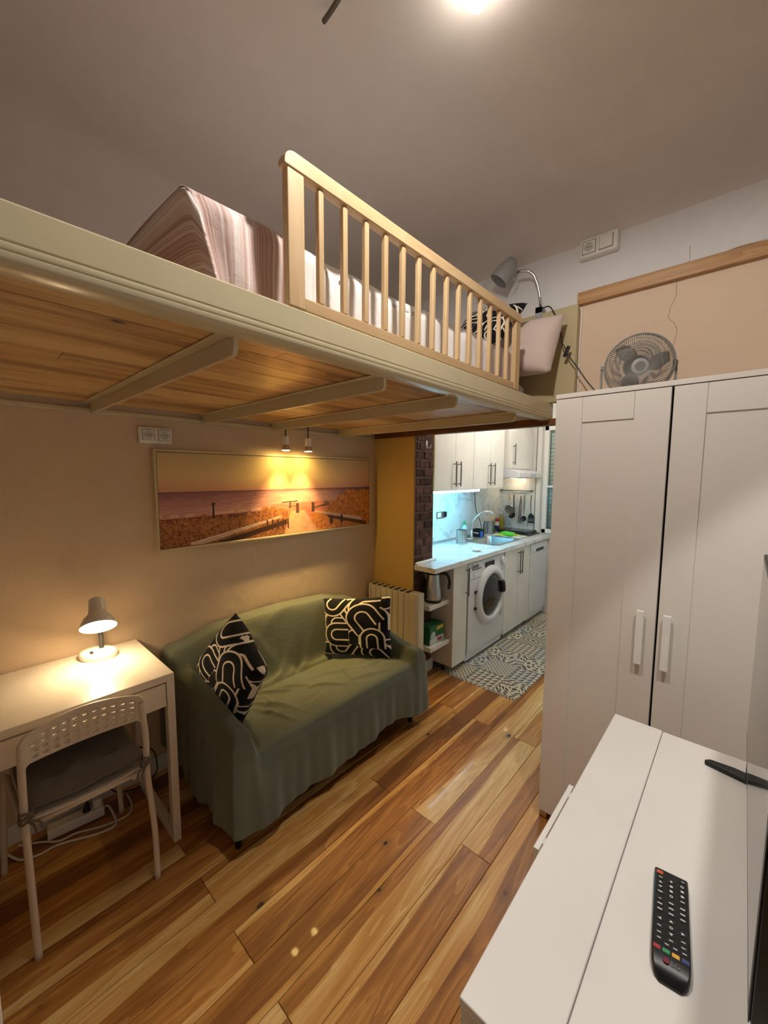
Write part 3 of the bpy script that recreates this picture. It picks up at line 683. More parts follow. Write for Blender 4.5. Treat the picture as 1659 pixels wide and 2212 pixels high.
# ================================================================== PICTURE
def picture():
    y0, y1, z0, z1 = .700, 2.205, 1.176, 1.668; xw = XL
    root = thing('beach_picture', 'wide framed photo print of a sunset beach with boardwalk', 'picture', (XL, 1.45, 1.17))
    ft = .011
    f = MB(); X0, X1 = xw+.002, xw+.040
    f.box(X0, X1, y0-ft, y1+ft, z1, z1+ft).box(X0, X1, y0-ft, y1+ft, z0-ft, z0).box(X0, X1, y0-ft, y0, z0, z1).box(X0, X1, y1, y1+ft, z0, z1)
    M['frame'] = paint('champagne_frame', (204, 188, 148), .35, .04, 6)
    f.build('frame', M['frame'], root, bevel=.001, seg=1)
    NU, NV = 560, 190
    U, V = np.meshgrid(np.linspace(0, 1, NU+1), np.linspace(0, 1, NV+1), indexing='ij')
    rg = np.random.default_rng(4)
    def vn(fx, fy, seed):           # value noise
        g = np.random.default_rng(seed).random((int(fx)+3, int(fy)+3)); a = U*fx; b = V*fy
        i = np.floor(a).astype(int); j = np.floor(b).astype(int); s = a-i; t = b-j; s = s*s*(3-2*s); t = t*t*(3-2*t)
        return (g[i, j]*(1-s)+g[i+1, j]*s)*(1-t)+(g[i, j+1]*(1-s)+g[i+1, j+1]*s)*t
    def C(*c): return np.array(lin(c)[:3])
    def mixc(a, b, t): t = np.clip(t, 0, 1)[..., None]; return a*(1-t)+b*t
    HZ = .585
    t = (V-HZ)/(1-HZ)
    sky = mixc(mixc(C(216, 156, 122)*np.ones(U.shape+(3,)), C(226, 190, 132), t*2.6), C(206, 180, 130), (t-.35)*1.6)
    sky = mixc(sky, C(206, 142, 132)*np.ones_like(sky), np.clip((U-.72)*2.0, 0, .75)*np.clip(1.15-t, 0, 1))
    # sea
    sea = mixc(C(150, 96, 98)*np.ones_like(sky), C(206, 150, 136), (HZ-V)/.22)
    sea = mixc(sea, C(236, 176, 150)*np.ones_like(sky), np.exp(-((U-.60)/.16)**2)*np.clip((HZ-V)/.06, .15, 1))
    wv = vn(26, 80, 1)*.5+vn(60, 150, 2)*.5
    sea = sea*(0.72+.5*wv)[..., None]
    sea = mixc(sea, C(96, 66, 84)*np.ones_like(sky), np.clip((U-.72)*3, 0, .8)*(V > HZ-.1)); sea = mixc(sea, C(112, 74, 80)*np.ones_like(sky), np.exp(-((V-HZ)/.018)**2)*.6)
    img = np.where((V > HZ)[..., None], sky, sea)
    # shore / sand
    shore = .31+.055*np.clip(U-.1, 0, .5)
    foam = np.exp(-((V-shore-.025)/.012)**2)*(vn(40, 3, 5) > .4); img = mixc(img, C(240, 190, 160)*np.ones_like(sky), foam*.7)
    img = np.where((V < shore)[..., None], C(132, 70, 46)*(.7+.6*vn(80, 30, 6))[..., None], img)
    sandm = (V < shore+.07)*(np.abs(U-.6) < .17)
    img = mixc(img, C(214, 128, 96)*(.75+.5*vn(70, 60, 9))[..., None], sandm*.9)
    # dune grass left
    ragged = (vn(160, 3, 7)-.5)*.06+(vn(40, 3, 8)-.5)*.05
    dl = .275+.03*np.sin(U*9)+np.exp(-((U-.43)/.075)**2)*.12+ragged
    g1 = vn(300, 46, 10)*.5+vn(130, 95, 11)*.5
    grass = mixc(C(112, 62, 30)*np.ones_like(sky), C(212, 140, 78), g1*1.3-.2)
    gl_ = (V < dl)*(U < .53)
    img = np.where(gl_[..., None], grass*(0.78+.3*V/.3)[..., None], img)
    # dune right, higher and more orange
    dr = .22+.33*np.clip((U-.70)/.14, 0, 1)**.7+ragged*.9
    g2 = vn(120, 40, 12)*.5+vn(220, 90, 13)*.5
    gr = mixc(C(150, 76, 28)*np.ones_like(sky), C(232, 150, 72), g2*1.3-.1)
    img = np.where(((V < dr)*(U > .70))[..., None], gr, img)
    gm = (V < .25+ragged)*(U > .63)*(U < .76); img = np.where(gm[..., None], gr*1.1, img)
    # path
    pc = .575-.02*(V/.3); pw = .035+.055*np.clip((.30-V)/.3, 0, 1)
    img = np.where(((np.abs(U-pc) < pw)*(V < .30))[..., None], C(226, 170, 128)*(.8+.35*vn(90, 70, 14))[..., None], img)
    # boardwalk rails: left from foreground, right
    def seg(x0, y0_, x1, y1_, w0, w1, c):
        nonlocal img
        tt = np.clip((U-x0)/(x1-x0), 0, 1); yy = y0_+(y1_-y0_)*tt; ww = w0+(w1-w0)*tt
        m = (U > min(x0, x1))*(U < max(x0, x1))*(np.abs(V-yy) < ww); img = np.where(m[..., None], c*(.85+.3*vn(60, 60, 15))[..., None], img)
    seg(.10, .005, .475, .235, .03, .012, C(206, 170, 146)); seg(.20, -.02, .50, .165, .035, .03, C(70, 44, 26))
    seg(.10, .028, .475, .247, .006, .003, C(236, 208, 186))
    seg(.64, .275, .94, .10, .010, .030, C(214, 176, 148)); seg(.72, .19, .98, .02, .02, .03, C(96, 60, 32))
    for x in (.40, .425, .45, .475, .50): seg(x, .14, x+.008, .14, .07, .07, C(70, 46, 30))
    for x in (.735, .80): seg(x, .13, x+.016, .13, .06, .06, C(74, 44, 26))
    for x in (.545, .63): seg(x, .33, x+.016, .33, .065, .065, C(92, 62, 46))
    seg(.475, .415, .555, .425, .008, .008, C(92, 62, 46)); seg(.505, .36, .555, .36, .006, .006, C(92, 62, 46)); seg(.512, .38, .52, .38, .045, .045, C(92, 62, 46))
    seg(.645, .32, .735, .37, .01, .02, C(120, 84, 62)); seg(.70, .40, .735, .37, .02, .012, C(150, 110, 86))
    # groyne post and far mast
    seg(.182, .37, .189, .37, .09, .09, C(54, 30, 24)); seg(.176, .44, .194, .445, .006, .006, C(54, 30, 24))
    seg(.972, .60, .977, .60, .02, .02, C(110, 66, 60))
    img = np.clip(img, 0, 1)
    xs = xw+.034
    P_ = np.stack([np.full(U.shape, xs), y0+U*(y1-y0), z0+V*(z1-z0)], -1).reshape(-1, 3)-np.array(ORG[root.name])
    idx = np.arange(P_.shape[0]).reshape(U.shape)
    fs = np.stack([idx[:-1, :-1], idx[1:, :-1], idx[1:, 1:], idx[:-1, 1:]], -1).reshape(-1, 4)
    me = bpy.data.meshes.new('print'); me.from_pydata(P_.tolist(), [], fs.tolist())
    at = me.color_attributes.new('Col', 'FLOAT_COLOR', 'POINT'); at.data.foreach_set('color', np.concatenate([img.reshape(-1, 3), np.ones((P_.shape[0], 1))], 1).ravel())
    tm = NT('beach_print'); a_ = tm.n('ShaderNodeAttribute', attribute_name='Col'); tm.bump(tm.noise(tm.coord(), 500, 2), .05, .001)
    me.materials.append(tm.out(a_.outputs['Color'], .45, 0, .3))
    o = bpy.data.objects.new('print', me); COL.objects.link(o); o.parent = root
    MB().box(xw+.002, xw+.0335, y0, y1, z0, z1).build('backing', M['black'], root)
    lip = MB(); q_ = .0035; lip.box(xw+.0342, xw+.0355, y0, y1, z1-q_, z1).box(xw+.0342, xw+.0355, y0, y1, z0, z0+q_).box(xw+.0342, xw+.0355, y0, y0+q_, z0+q_, z1-q_).box(xw+.0342, xw+.0355, y1-q_, y1, z0+q_, z1-q_); lip.build('inner_lip', M['lintel'], root)
picture()

# ================================================================== PICTURE SPOTS
bulbglow = emit('gu10_lens', (1.0, .70, .22), 170.0)
for yy, lab in ((1.394, 'left of the two small picture spotlights hanging under the loft'), (1.560, 'right of the two small picture spotlights hanging under the loft')):
    xs = -2.070
    sp = thing('picture_spot', lab, 'spotlight', (xs, yy, 1.70), 'picture spotlights')
    MB().cyl((xs, yy, 1.785), (xs, yy, 1.8716), .004, 8).build('stem', M['dgrey'], sp, smooth=True, auto=40)
    MB().lathe([(.004, .085), (.018, .085), (.019, .08), (.019, .040), (.017, .036)][::-1], (xs, yy, 1.70), (0, 0, 1), 20).build('socket', M['whitep'], sp, smooth=True, auto=40)
    b_ = MB().lathe([(.0235, .003), (.0255, .004), (.0255, .012), (.017, .036)], (xs, yy, 1.70), (0, 0, 1), 24, cap0=False).build('bulb', M['chrome'], sp, smooth=True, auto=40)
    MB().lathe([(.0001, .0), (.014, .0008), (.0235, .003)], (xs, yy, 1.70), (0, 0, 1), 24, cap0=False, cap1=False).build('lens', bulbglow, b_, smooth=True)
    light('picture_spot_light', 'SPOT', (xs, yy, 1.692), P_GU10, C_GU, .012, sp, target=(xs+.02, yy, .7), spot_size=math.radians(74), spot_blend=1.0)

# ================================================================== DESK
desk = thing('desk', 'white writing desk with a shallow drawer against the left wall', 'desk', (-1.93, .05, 0))
dx0, dx1, dy0, dy1 = XL+.014, -1.687, -.475, .578
MB().box(dx0, dx1, dy0, dy1, .715, .745).build('top', M['desk'], desk, bevel=.0025)
MB().box(dx0+.02, dx1-.02, dy0+.03, dy1-.035, .625, .7148).build('drawer_box', M['desk'], desk)
d_ = MB().box(dx1-.0195, dx1-.003, dy0+.028, dy1-.033, .612, .708).build('drawer', M['desk'], desk, bevel=.0015)
for ya, yb in ((dy1-.030, dy1), (dy0, dy0+.030)):
    MB().box(dx1-.036, dx1, ya, yb, .0, .7148).build('leg', M['desk'], desk, bevel=.002)
    MB().box(dx0, dx0+.036, ya, yb, .0, .7148).build('leg', M['desk'], desk, bevel=.002)
    MB().box(dx0+.0362, dx1-.0362, ya, yb, .0, .034).build('foot_bar', M['desk'], desk, bevel=.002)
MB().box(dx0, dx0+.014, dy0+.03, dy1-.03, .40, .62).build('back_panel', M['desk'], desk)

# ---- desk lamp
dl = thing('desk_lamp', 'small white and grey desk lamp switched on, standing on the desk', 'lamp', (-2.085, .405, .745))
bc = Vector((-2.085, .405, .7455))
def oval(s, h0, rx, ry): return [(bc.x+rx*math.cos(a)*math.cos(.75)-ry*math.sin(a)*math.sin(.75), bc.y+rx*math.cos(a)*math.sin(.75)+ry*math.sin(a)*math.cos(.75), bc.z+h0) for a in [2*PI*i/40 for i in range(40)]]
b_ = MB(); rings_ = [(0, .074, .060), (.016, .076, .062), (.024, .073, .059), (.030, .062, .050), (.032, .040, .032)]
vv = [];
for h, a, b in rings_: vv += oval(0, h, a, b)
ff = [(i*40+k, i*40+(k+1) % 40, (i+1)*40+(k+1) % 40, (i+1)*40+k) for i in range(4) for k in range(40)]+[tuple(range(40))[::-1], tuple(160+k for k in range(40))]
base_ = b_.add(vv, ff).build('base', M['whitep'], dl, smooth=True, auto=50)
MB().box(bc.x+.012, bc.x+.036, bc.y-.034, bc.y-.022, bc.z+.031, bc.z+.036).build('switch', M['black'], base_, bevel=.002)
nk = [(bc.x-.012, bc.y+.016, bc.z+.030), (bc.x-.012, bc.y+.016, bc.z+.085), (bc.x-.016, bc.y+.012, bc.z+.14), (bc.x-.018, bc.y+.010, bc.z+.205)]
nb_ = smooth_pts(nk, 14)
MB().tube(nb_, [.0095 if i % 2 else .0082 for i in range(len(nb_))], 12).build('neck', M['dgrey'], dl, smooth=True)
sc0 = Vector((-2.082, .411, 1.008)); sax = Vector((.62, -.12, -.78)).normalized()
sprof = [(.0005, 0), (.024, .001), (.030, .006), (.0315, .012), (.0325, .060), (.036, .072), (.052, .092), (.062, .112), (.067, .130), (.0665, .1315), (.065, .130), (.060, .113), (.050, .094), (.034, .075), (.030, .066), (.029, .014), (.0005, .012)]
shd = MB().lathe(sprof, sc0, sax, 36, cap0=False, cap1=False).build('shade', paint('lamp_shade_grey', (232, 226, 218), .35, .03), dl, smooth=True, auto=50)
bulbm = emit('desk_bulb', (1.0, .80, .50), 26.0)
MB().lathe([(.014, .064), (.018, .075), (.028, .090), (.030, .102), (.026, .116), (.014, .124), (.0005, .126)], sc0, sax, 24, cap0=False).build('bulb', bulbm, shd, smooth=True)
light('desk_lamp_light', 'POINT', sc0+sax*.134, P_DESK, C_WARM, .028, dl)
lc = MB().tube(smooth_pts([(-2.150, .50, .612), (-2.150, .49, .50), (-2.12, .489, .367), (-2.12, .522, .255), (-2.13, .58, .19), (-2.14, .62, .15), (-2.15, .635, .04), (-2.15, .61, .006), (-2.13, .55, .006), (-2.13, .46, .03), (-2.105, .40, .11), (-2.095, .345, .09)]), .003, 6).build('lamp_cord', M['black'], smooth=True); tag(lc, 'thin black cord hanging from under the desk to the power strip', 'cord')
ps = thing('power_strip', 'white power strip with a black plug on the floor under the desk', 'power strip', (-2.10, .30, 0))
xfp = Matrix.Translation((-2.10, .305, 0)) @ Matrix.Rotation(math.radians(-6), 4, 'Z')
MB().box(-.027, .027, -.115, .085, .001, .045, xf=xfp).build('body', M['whitep'], ps, bevel=.006, seg=3)
for q in (-.080, -.030, .020, ):
    c = xfp @ Vector((0, q, .0452)); MB().lathe([(.019, 0), (.0185, .001), (.017, .0005), (.0165, -.004), (.0005, -.004)], c, (0, 0, 1), 20, cap0=False).build('outlet', M['desk'], ps, smooth=True)
MB().cyl(xfp @ Vector((0, .022, .046)), xfp @ Vector((.002, .025, .085)), .016, 12, .006).build('plug', M['black'], ps, smooth=True, auto=40)
MB().box(-.018, .018, .045, .078, .0455, .085, xf=xfp).build('adapter', M['whitep'], ps, bevel=.006, seg=3)
ec = MB().tube(smooth_pts([(-2.15, .02, .006), (-2.137, .06, .005), (-2.06, .10, .005), (-2.034, .154, .005), (-2.035, .209, .005), (-2.010, .265, .005), (-1.974, .338, .005), (-1.964, .395, .005), (-1.99, .412, .005), (-2.05, .412, .012), (-2.085, .405, .024), (-2.094, .395, .024)]), .0045, 8).build('extension_cord', M['whitep'], smooth=True); tag(ec, 'white extension cord looping over the floor in front of the power strip', 'cord')
ec = MB().tube(smooth_pts([(-2.15, .10, .005), (-2.10, .17, .005), (-2.052, .22, .005), (-2.045, .275, .005), (-2.008, .325, .0145), (-2.0, .37, .005), (-1.985, .45, .005), (-2.03, .485, .005), (-2.12, .49, .005)]), .0040, 8).build('extension_cord', M['whitep'], smooth=True); tag(ec, 'second thinner white cord lying beside the power strip', 'cord')

# ================================================================== DESK CHAIR
ch = thing('desk_chair', 'white metal chair with perforated plastic backrest pushed under the desk', 'chair', (-1.80, .27, 0))
CW = paint('chair_white', (226, 214, 196), .4, .02)
TR = .0105
for yr, yt, s_ in ((.099, .092, 1), (.450, .432, -1)):
    MB().tube(smooth_pts([(-1.582, yr, .0), (-1.596, yr-.002*s_, .20), (-1.612, (yr+yt)/2, .43), (-1.606, (yr+yt)/2, .56), (-1.580, yt+.004*s_, .68), (-1.572, yt+.006*s_, .73)]), TR, 12).build('leg', CW, ch, smooth=True)
for yr, s_ in ((.050, 1), (.443, -1)):
    yy = yr+.03*s_
    MB().tube(smooth_pts([(-2.028, yr, .0), (-2.005, yr+.010*s_, .22), (-1.985, yr+.022*s_, .40), (-1.965, yy, .425), (-1.93, yy, .430), (-1.75, yy+.008*s_, .430), (-1.612, yy+.012*s_, .430)]), TR*.95, 12).build('leg', CW, ch, smooth=True)
st = MB().tube([(-1.625, .10, .432), (-1.625, .44, .432)], .009, 10); st.build('rear_rail', CW, ch, smooth=True)
def seatfn(u, v):
    a, b = u*2-1, v*2-1; x = -1.80+a*.185; y = .267+b*(.170-.012*a)
    return (x, y, .446-.012*(1-b*b)+.010*a*a)
MB().grid(seatfn, 16, 16).build('seat', CW, ch, smooth=True, solid=.006)
def perforated():
    nc, nr = 11, 4
    m = MB(); key = {}
    def P(s, t):     # s 0..1 across y, t 0..1 up
        b = s*2-1; y = .090+s*.346
        top = .772-.012*abs(b)**3-.018*max(0, (abs(b)-.86)/.14)**2+.006*math.cos(b*3)
        bot = .655+.006*b*b-.035*max(0, (abs(b)-.88)/.12)
        z = bot+(top-bot)*t; y = .262+(y-.262)*(1-.010*t)
        x = -1.582-.030*(1-b*b)+.012*t*t
        return (x, y, z)
    def vid(s, t):
        k = (round(s*2000), round(t*2000))
        if k not in key: key[k] = len(m.v); m.v.append(P(s, t))
        return key[k]
    S = [0, .035, .07]+[.07+.86*i/nc for i in range(1, nc+1)]+[.965, 1.0]
    T = [0, .06]+[.06+.80*i/nr for i in range(1, nr+1)]+[.94, 1.0]
    for i in range(len(S)-1):
        for j in range(len(T)-1):
            s0, s1, t0, t1 = S[i], S[i+1], T[j], T[j+1]
            hole = 2 <= i < 2+nc and 1 <= j < 1+nr and not (j == nr and i in (2, ))
            sm, tm = (s0+s1)/2, (t0+t1)/2
            ring = [(s0,t0),(sm,t0),(s1,t0),(s1,tm),(s1,t1),(sm,t1),(s0,t1),(s0,tm)]
            o = [vid(*q) for q in ring]
            if not hole: m.f.append(tuple(o)); m.mi.append(0)
            else:
                ins = [vid(sm+(s1-s0)*.29*math.cos(a), tm+(t1-t0)*.27*math.sin(a)) for a in [PI*1.25+PI/4*k for k in range(8)]]
                for k in range(8): m.f.append((o[k], o[(k+1) % 8], ins[(k+1) % 8], ins[k])); m.mi.append(0)
    return m
perforated().build('backrest', CW, ch, smooth=True, solid=.008)
cp = thing('seat_cushion', 'grey padded seat cushion tied to the desk chair', 'cushion', (-1.80, .27, .45))
def padfn(sg):
    def fn(u, v):
        a, b = u*2-1, v*2-1; x = -1.805+a*.180; y = .267+b*.175
        e = max(0, (1-a**6)*(1-b**6))**.5
        tuft = sum(math.exp(-(((a-p)**2+(b-q)**2)/.02)) for p in (-.45, .45) for q in (-.45, .45))
        return (x, y, .484+sg*.026*e*(1-.5*tuft)+.004*math.sin(a*6+b*5))
    return fn
MB().grid(padfn(1), 30, 30).grid(padfn(-1), 30, 30, flip=True).build('pad', M['seatpad'], cp, smooth=True)
for yy, s_ in ((.098, 1), (.436, -1)):
    k = MB()
    for j in range(3): k.tube([(-1.607+.017*math.cos(a), yy+.017*math.sin(a), .470+.012*j+.006*math.sin(a*2+j)) for a in [2*PI*i/16 for i in range(16)]], .0035, 6, closed=True)
    k.tube(smooth_pts([(-1.62, yy, .48), (-1.640, yy+.02*s_, .475), (-1.66, yy+.03*s_, .482)]), .004, 6)
    k.tube(smooth_pts([(-1.592, yy, .475), (-1.585, yy+.015*s_, .455), (-1.590, yy+.02*s_, .425)]), .0035, 6)
    k.tube(smooth_pts([(-1.592, yy, .475), (-1.580, yy+.03*s_, .462), (-1.584, yy+.035*s_, .435)]), .0035, 6)
    k.build('tie', M['seatpad'], cp, smooth=True)
# ================================================================== SOFA AND ITS THROW
SY0, SY1, SX0, SX1 = .685, 1.940, -2.165, -1.415
sofa = thing('sofa', 'small two-seat sofa hidden under a green throw', 'sofa', (-1.79, 1.29, 0))
MB().box(SX0+.03, SX1-.040, SY0+.012, SY1-.03, .12, .30).box(SX0+.02, SX0+.10, SY0+.07, SY1-.07, .30, .63).build('body', M['dgrey'], sofa, bevel=.02)
for lx, ly in ((SX1-.060, SY0+.040), (SX1-.060, SY1-.060), (SX0+.08, SY0+.075), (SX0+.08, SY1-.075)):
    MB().lathe([(.014, 0), (.015, .004), (.022, .1198)], (lx, ly, 0), (0, 0, 1), 16).build('leg', M['black'], sofa, smooth=True, auto=40)
def sst(a, b, x):
    t = min(1, max(0, (x-a)/(b-a))); return t*t*(3-2*t)
def smax(vals, k=.025):
    m = max(vals); return m+k*math.log(sum(math.exp((v-m)/k) for v in vals))
_r = random.Random(21)
FOLDS = [(-1.97, 1.30, 1.9, .10, .012, .022), (-1.96, 1.38, 2.2, .09, .010, -.016), (-2.0, 1.16, 1.3, .12, .012, .018), (-1.98, 1.48, 2.0, .10, .012, .016), (-2.03, 1.22, 1.75, .15, .010, .014),
         (-1.80, 1.10, .6, .11, .014, .012), (-1.74, 1.20, .8, .13, .012, .011), (-1.68, 1.02, .4, .12, .014, .012), (-1.60, .98, .3, .10, .012, .010), (-1.70, 1.42, 1.2, .14, .014, .009), (-1.62, 1.30, .9, .13, .012, .009),
         (-1.52, 1.55, 1.3, .12, .014, .008), (-1.60, 1.68, 1.5, .10, .012, .008), (-1.85, .95, 1.0, .08, .012, .014)]
FOLDS += [(_r.uniform(-2.0, -1.5), _r.uniform(.95, 1.75), _r.uniform(0, 3.1), _r.uniform(.05, .10), _r.uniform(.007, .012), _r.uniform(-.006, .008)) for _ in range(26)]
def sofa_h(x, y):
    fx = (x-SX0)/(SX1-SX0)                         # 0 wall .. 1 front
    seat = .365+.045*sst(.25, .75, fx)+.012*math.sin((y-SY0)/(SY1-SY0)*PI)
    # back: sloping cushion face
    topb = .725-.035*sst(1.70, 1.90, y)-.035*(1-sst(.72, .95, y))+.012*math.sin((y-1.0)*5.0)
    back = .20+(topb-.20)*(1-sst(-2.065, -1.905, x))
    armh = .585-.065*sst(-1.85, -1.48, x)
    al = .15+(armh-.15)*(1-sst(.760, .850, y))
    armr = .560-.075*sst(-1.80, -1.46, x)
    ar = .15+(armr-.15)*sst(1.775, 1.870, y)
    h = smax([seat, back, al, ar], .020)
    # wrinkles in the cloth
    h -= .030*math.exp(-((x+1.915)/.016)**2)*sst(.85, .95, y)*(1-sst(1.70, 1.80, y))          # crease between seat and back
    def fold(x0, y0, ang, ln, wd, am):          # one soft fold of cloth, long along ang
        ca, sa = math.cos(ang), math.sin(ang); a = (x-x0)*ca+(y-y0)*sa; b = -(x-x0)*sa+(y-y0)*ca
        return am*math.exp(-(a/ln)**2)*math.exp(-(b/wd)**2)*(1 if am > 0 else 1)
    for f_ in FOLDS: h += 1.5*fold(*f_)
    h += .004*math.sin((y*1.3+x)*19)*math.exp(-((x+1.66)/.2)**2)
    d = min(SX1-x, y-SY0, SY1-y); R_ = .040
    if d < R_: h -= R_-math.sqrt(max(0, R_*R_-(R_-d)**2))
    return h
def cover():
    m = MB(); NX, NY, NS = 96, 160, 24
    xs = [SX0+(SX1-SX0)*(i/NX) for i in range(NX+1)]; ys = [SY0+(SY1-SY0)*j/NY for j in range(NY+1)]
    idx = {}
    for i, x in enumerate(xs):
        for j, y in enumerate(ys):
            # cloth is slightly rounded at the front corners
            idx[i, j] = len(m.v); m.v.append((x, y, sofa_h(x, y)))
    for i in range(NX):
        for j in range(NY): m.f.append((idx[i, j], idx[i+1, j], idx[i+1, j+1], idx[i, j+1])); m.mi.append(0)
    # skirt along left end, front, right end
    per = [(i, 0, (0, -1)) for i in range(NX)]+[(NX, j, (1, 0)) for j in range(0, NY+1)]+[(i, NY, (0, 1)) for i in range(NX-1, -1, -1)]
    n = len(per); prev = None; L = 0; cols = []
    for k, (i, j, d) in enumerate(per):
        x, y, z = m.v[idx[i, j]]
        if k: px_, py__, _ = m.v[idx[per[k-1][0], per[k-1][1]]]; L += math.hypot(x-px_, y-py__)
        s = L; Lf = SX1-SX0; Lt = Lf+SY1-SY0
        # blend normals round the two front corners
        dl_ = s-Lf; dr_ = s-Lt
        nx, ny = d
        for dc, a, b in ((dl_, (0, -1), (1, 0)), (dr_, (1, 0), (0, 1))):
            if abs(dc) < .07:
                t = (dc+.07)/.14; nx, ny = a[0]*(1-t)+b[0]*t, a[1]*(1-t)+b[1]*t; q = math.hypot(nx, ny); nx, ny = nx/q, ny/q
        hem = .112+.010*math.sin(s*4.6+.6)+.006*math.sin(s*13)
        hem = .16-.05*sst(.1, .5, s) if s < .5 else hem
        if abs(dl_) < .25: hem += .008*math.exp(-(dl_/.10)**2)
        hem += .025*math.exp(-((s-Lf-.95)/.16)**2)
        hem -= .02*math.exp(-((dr_+.05)/.10)**2)
        fold = .008*math.sin(s*17+1.2*math.sin(s*5))+.005*math.sin(s*41+2)+.003*math.sin(s*83)
        amp = .35+.65*(1 if s > Lf else 1.25)
        big = .030*math.exp(-((s-Lf+.10)/.050)**2)+.018*math.exp(-((s-Lf-.09)/.07)**2)+.03*math.exp(-((dr_-.08)/.06)**2)+.02*math.exp(-((dr_+.10)/.06)**2)
        col_ = [idx[i, j]]
        for r_ in range(1, NS+1):
            t = r_/NS; zz = z+(hem-z)*t; e = t**.8
            off = (.006+fold*e*amp+big*sst(0, .5, t)*.8+.012*t)
            if d == (0, 1): off = min(off, .03)
            off = max(off, .0015)
            col_.append(len(m.v)); m.v.append((min(x+nx*off, SX1+.10), y+ny*off, zz))
        cols.append(col_)
    for a, b in zip(cols[:-1], cols[1:]):
        for r_ in range(NS): m.f.append((a[r_], a[r_+1], b[r_+1], b[r_])); m.mi.append(0)
    o = m.build('sofa_throw', M['throw'], smooth=True)
    tag(o, 'sage green cotton throw draped over the whole small sofa', 'throw')
cover()
pillow('cushion', [(-2.005, .795, .60), (-1.625, .835, .425), (-1.50, .885, .69), (-1.775, .895, .895)], .165, M['arch'], 'black and white arch patterned cushion standing on its corner at the left sofa arm', 'cushion', group='sofa cushions', pinch=.06, seed=5, wr=.004)
pillow('cushion', [(-1.965, 1.592, .385), (-1.555, 1.800, .410), (-1.620, 1.852, .790), (-2.035, 1.640, .735)], .13, M['arch'], 'black and white arch patterned cushion sitting upright at the right end of the sofa', 'cushion', group='sofa cushions', pinch=.05, seed=8, wr=.004)

# ================================================================== RADIATOR
rad = thing('radiator', 'white ribbed electric radiator on the yellow wall behind the sofa', 'radiator', (-1.90, 2.24, .06))
RM = paint('radiator_white', (226, 214, 188), .4, .02)
rx0, rx1, ryf, ryb = -2.155, -1.665, 2.190, 2.272; nf = 7; fwid = (rx1-.075-rx0-.02)/nf
for i in range(nf):
    x0 = rx0+.02+i*fwid
    MB().box(x0+.0015, x0+fwid-.0015, ryf+.006, ryb, .085, .700).build('fin', RM, rad, org=(x0, ryf, .085), bevel=.006, seg=2)
MB().box(rx0, rx0+.019, ryf+.004, ryb, .075, .704).build('end_cover', RM, rad, bevel=.006)
poly = [(rx1-.073, ryb), (rx1-.073, ryf)]+[(rx1-.030+.030*math.sin(a), ryf+.030-.030*math.cos(a)) for a in [PI/2*i/6 for i in range(7)]]+[(rx1, ryb)]
ctl = MB().prism(poly, 'z', .068, .708).build('control_cover', RM, rad, bevel=.003)
MB().box(rx0+.03, rx1-.08, ryf+.018, ryb-.01, .7002, .7055).build('top_grille', M['dgrey'], rad)
for i in range(nf+1):
    x0 = rx0+.02+i*fwid; MB().box(x0-.010, x0+.010, ryf+.014, ryb-.006, .7003, .7085).build('grille_bar', RM, rad, bevel=.001, seg=1)
MB().box(rx1, rx1+.0008, ryf+.040, ryf+.062, .14, .19).build('rating_label', paint('label_grey', (150, 146, 140), .6, .2, 300), ctl)
for x in (rx0+.05, rx1-.12): MB().box(x, x+.02, ryb, 2.2995, .30, .34).build('wall_bracket', M['grey'], rad)
for x in (rx0+.02, rx1-.05): MB().box(x, x+.025, ryf+.01, ryb, .0, .08).build('foot', RM, rad, bevel=.003)

# ================================================================== WARDROBE
YWF = 1.72
wd = thing('wardrobe', 'tall white wardrobe with framed doors standing in front of the end wall', 'wardrobe', (-.2, 1.95, 0))
wx0, wx1, wyb = -.602, .185, 2.235
MB().box(wx0, wx1, YWF-.004, wyb, 1.872, 1.890).build('top', M['whitef'], wd, bevel=.001)
MB().box(wx0, wx0+.018, YWF+.021, wyb, .05, 1.872).box(wx1-.018, wx1, YWF+.021, wyb, .05, 1.872).box(wx0+.018, wx1-.018, wyb-.008, wyb, .05, 1.872).box(wx0+.018, wx1-.018, YWF+.021, wyb-.008, .05, .07).build('carcass', M['whitef'], wd)
for xa in (wx0, wx1-.03):
    for ya in (YWF+.022, wyb-.03): MB().box(xa, xa+.03, ya, ya+.03, 0, .0498).build('foot', M['birchz'], wd)
MB().box(wx0+.03, wx1-.03, YWF+.06, YWF+.07, 0, .0495).build('plinth', M['whitef'], wd)
def wdoor(x0, x1, sl, sr, hx0, hx1):
    z0, z1 = .047, 1.869
    slab = MB().box(x0, x1, YWF+.003, YWF+.020, z0, z1).build('door', M['whitef'], wd, bevel=.0008, seg=1)
    MB().box(x0, x0+sl-.0007, YWF-.002, YWF+.003, z0, z1).build('stile', M['whitef'], slab, bevel=.0010, seg=1)
    MB().box(x1-sr+.0007, x1, YWF-.002, YWF+.003, z0, z1).build('stile', M['whitef'], slab, bevel=.0010, seg=1)
    MB().box(x0+sl, x1-sr, YWF-.002, YWF+.003, z1-.099, z1).build('rail', M['whitef'], slab, bevel=.0010, seg=1)
    MB().box(x0+sl, x1-sr, YWF-.002, YWF+.003, z0, z0+.10).build('rail', M['whitef'], slab, bevel=.0010, seg=1)
    h = MB().box(hx0, hx1, YWF-.028, YWF-.016, .858, 1.062).box(hx0+.002, hx1-.002, YWF-.017, YWF-.0022, .875, .893).box(hx0+.002, hx1-.002, YWF-.017, YWF-.0022, 1.027, 1.045)
    h.build('handle', M['white'], slab, bevel=.001, seg=1)
wdoor(wx0+.002, -.2105, .102, .110, -.268, -.244)
wdoor(-.2030, wx1-.002, .092, .102, -.186, -.162)

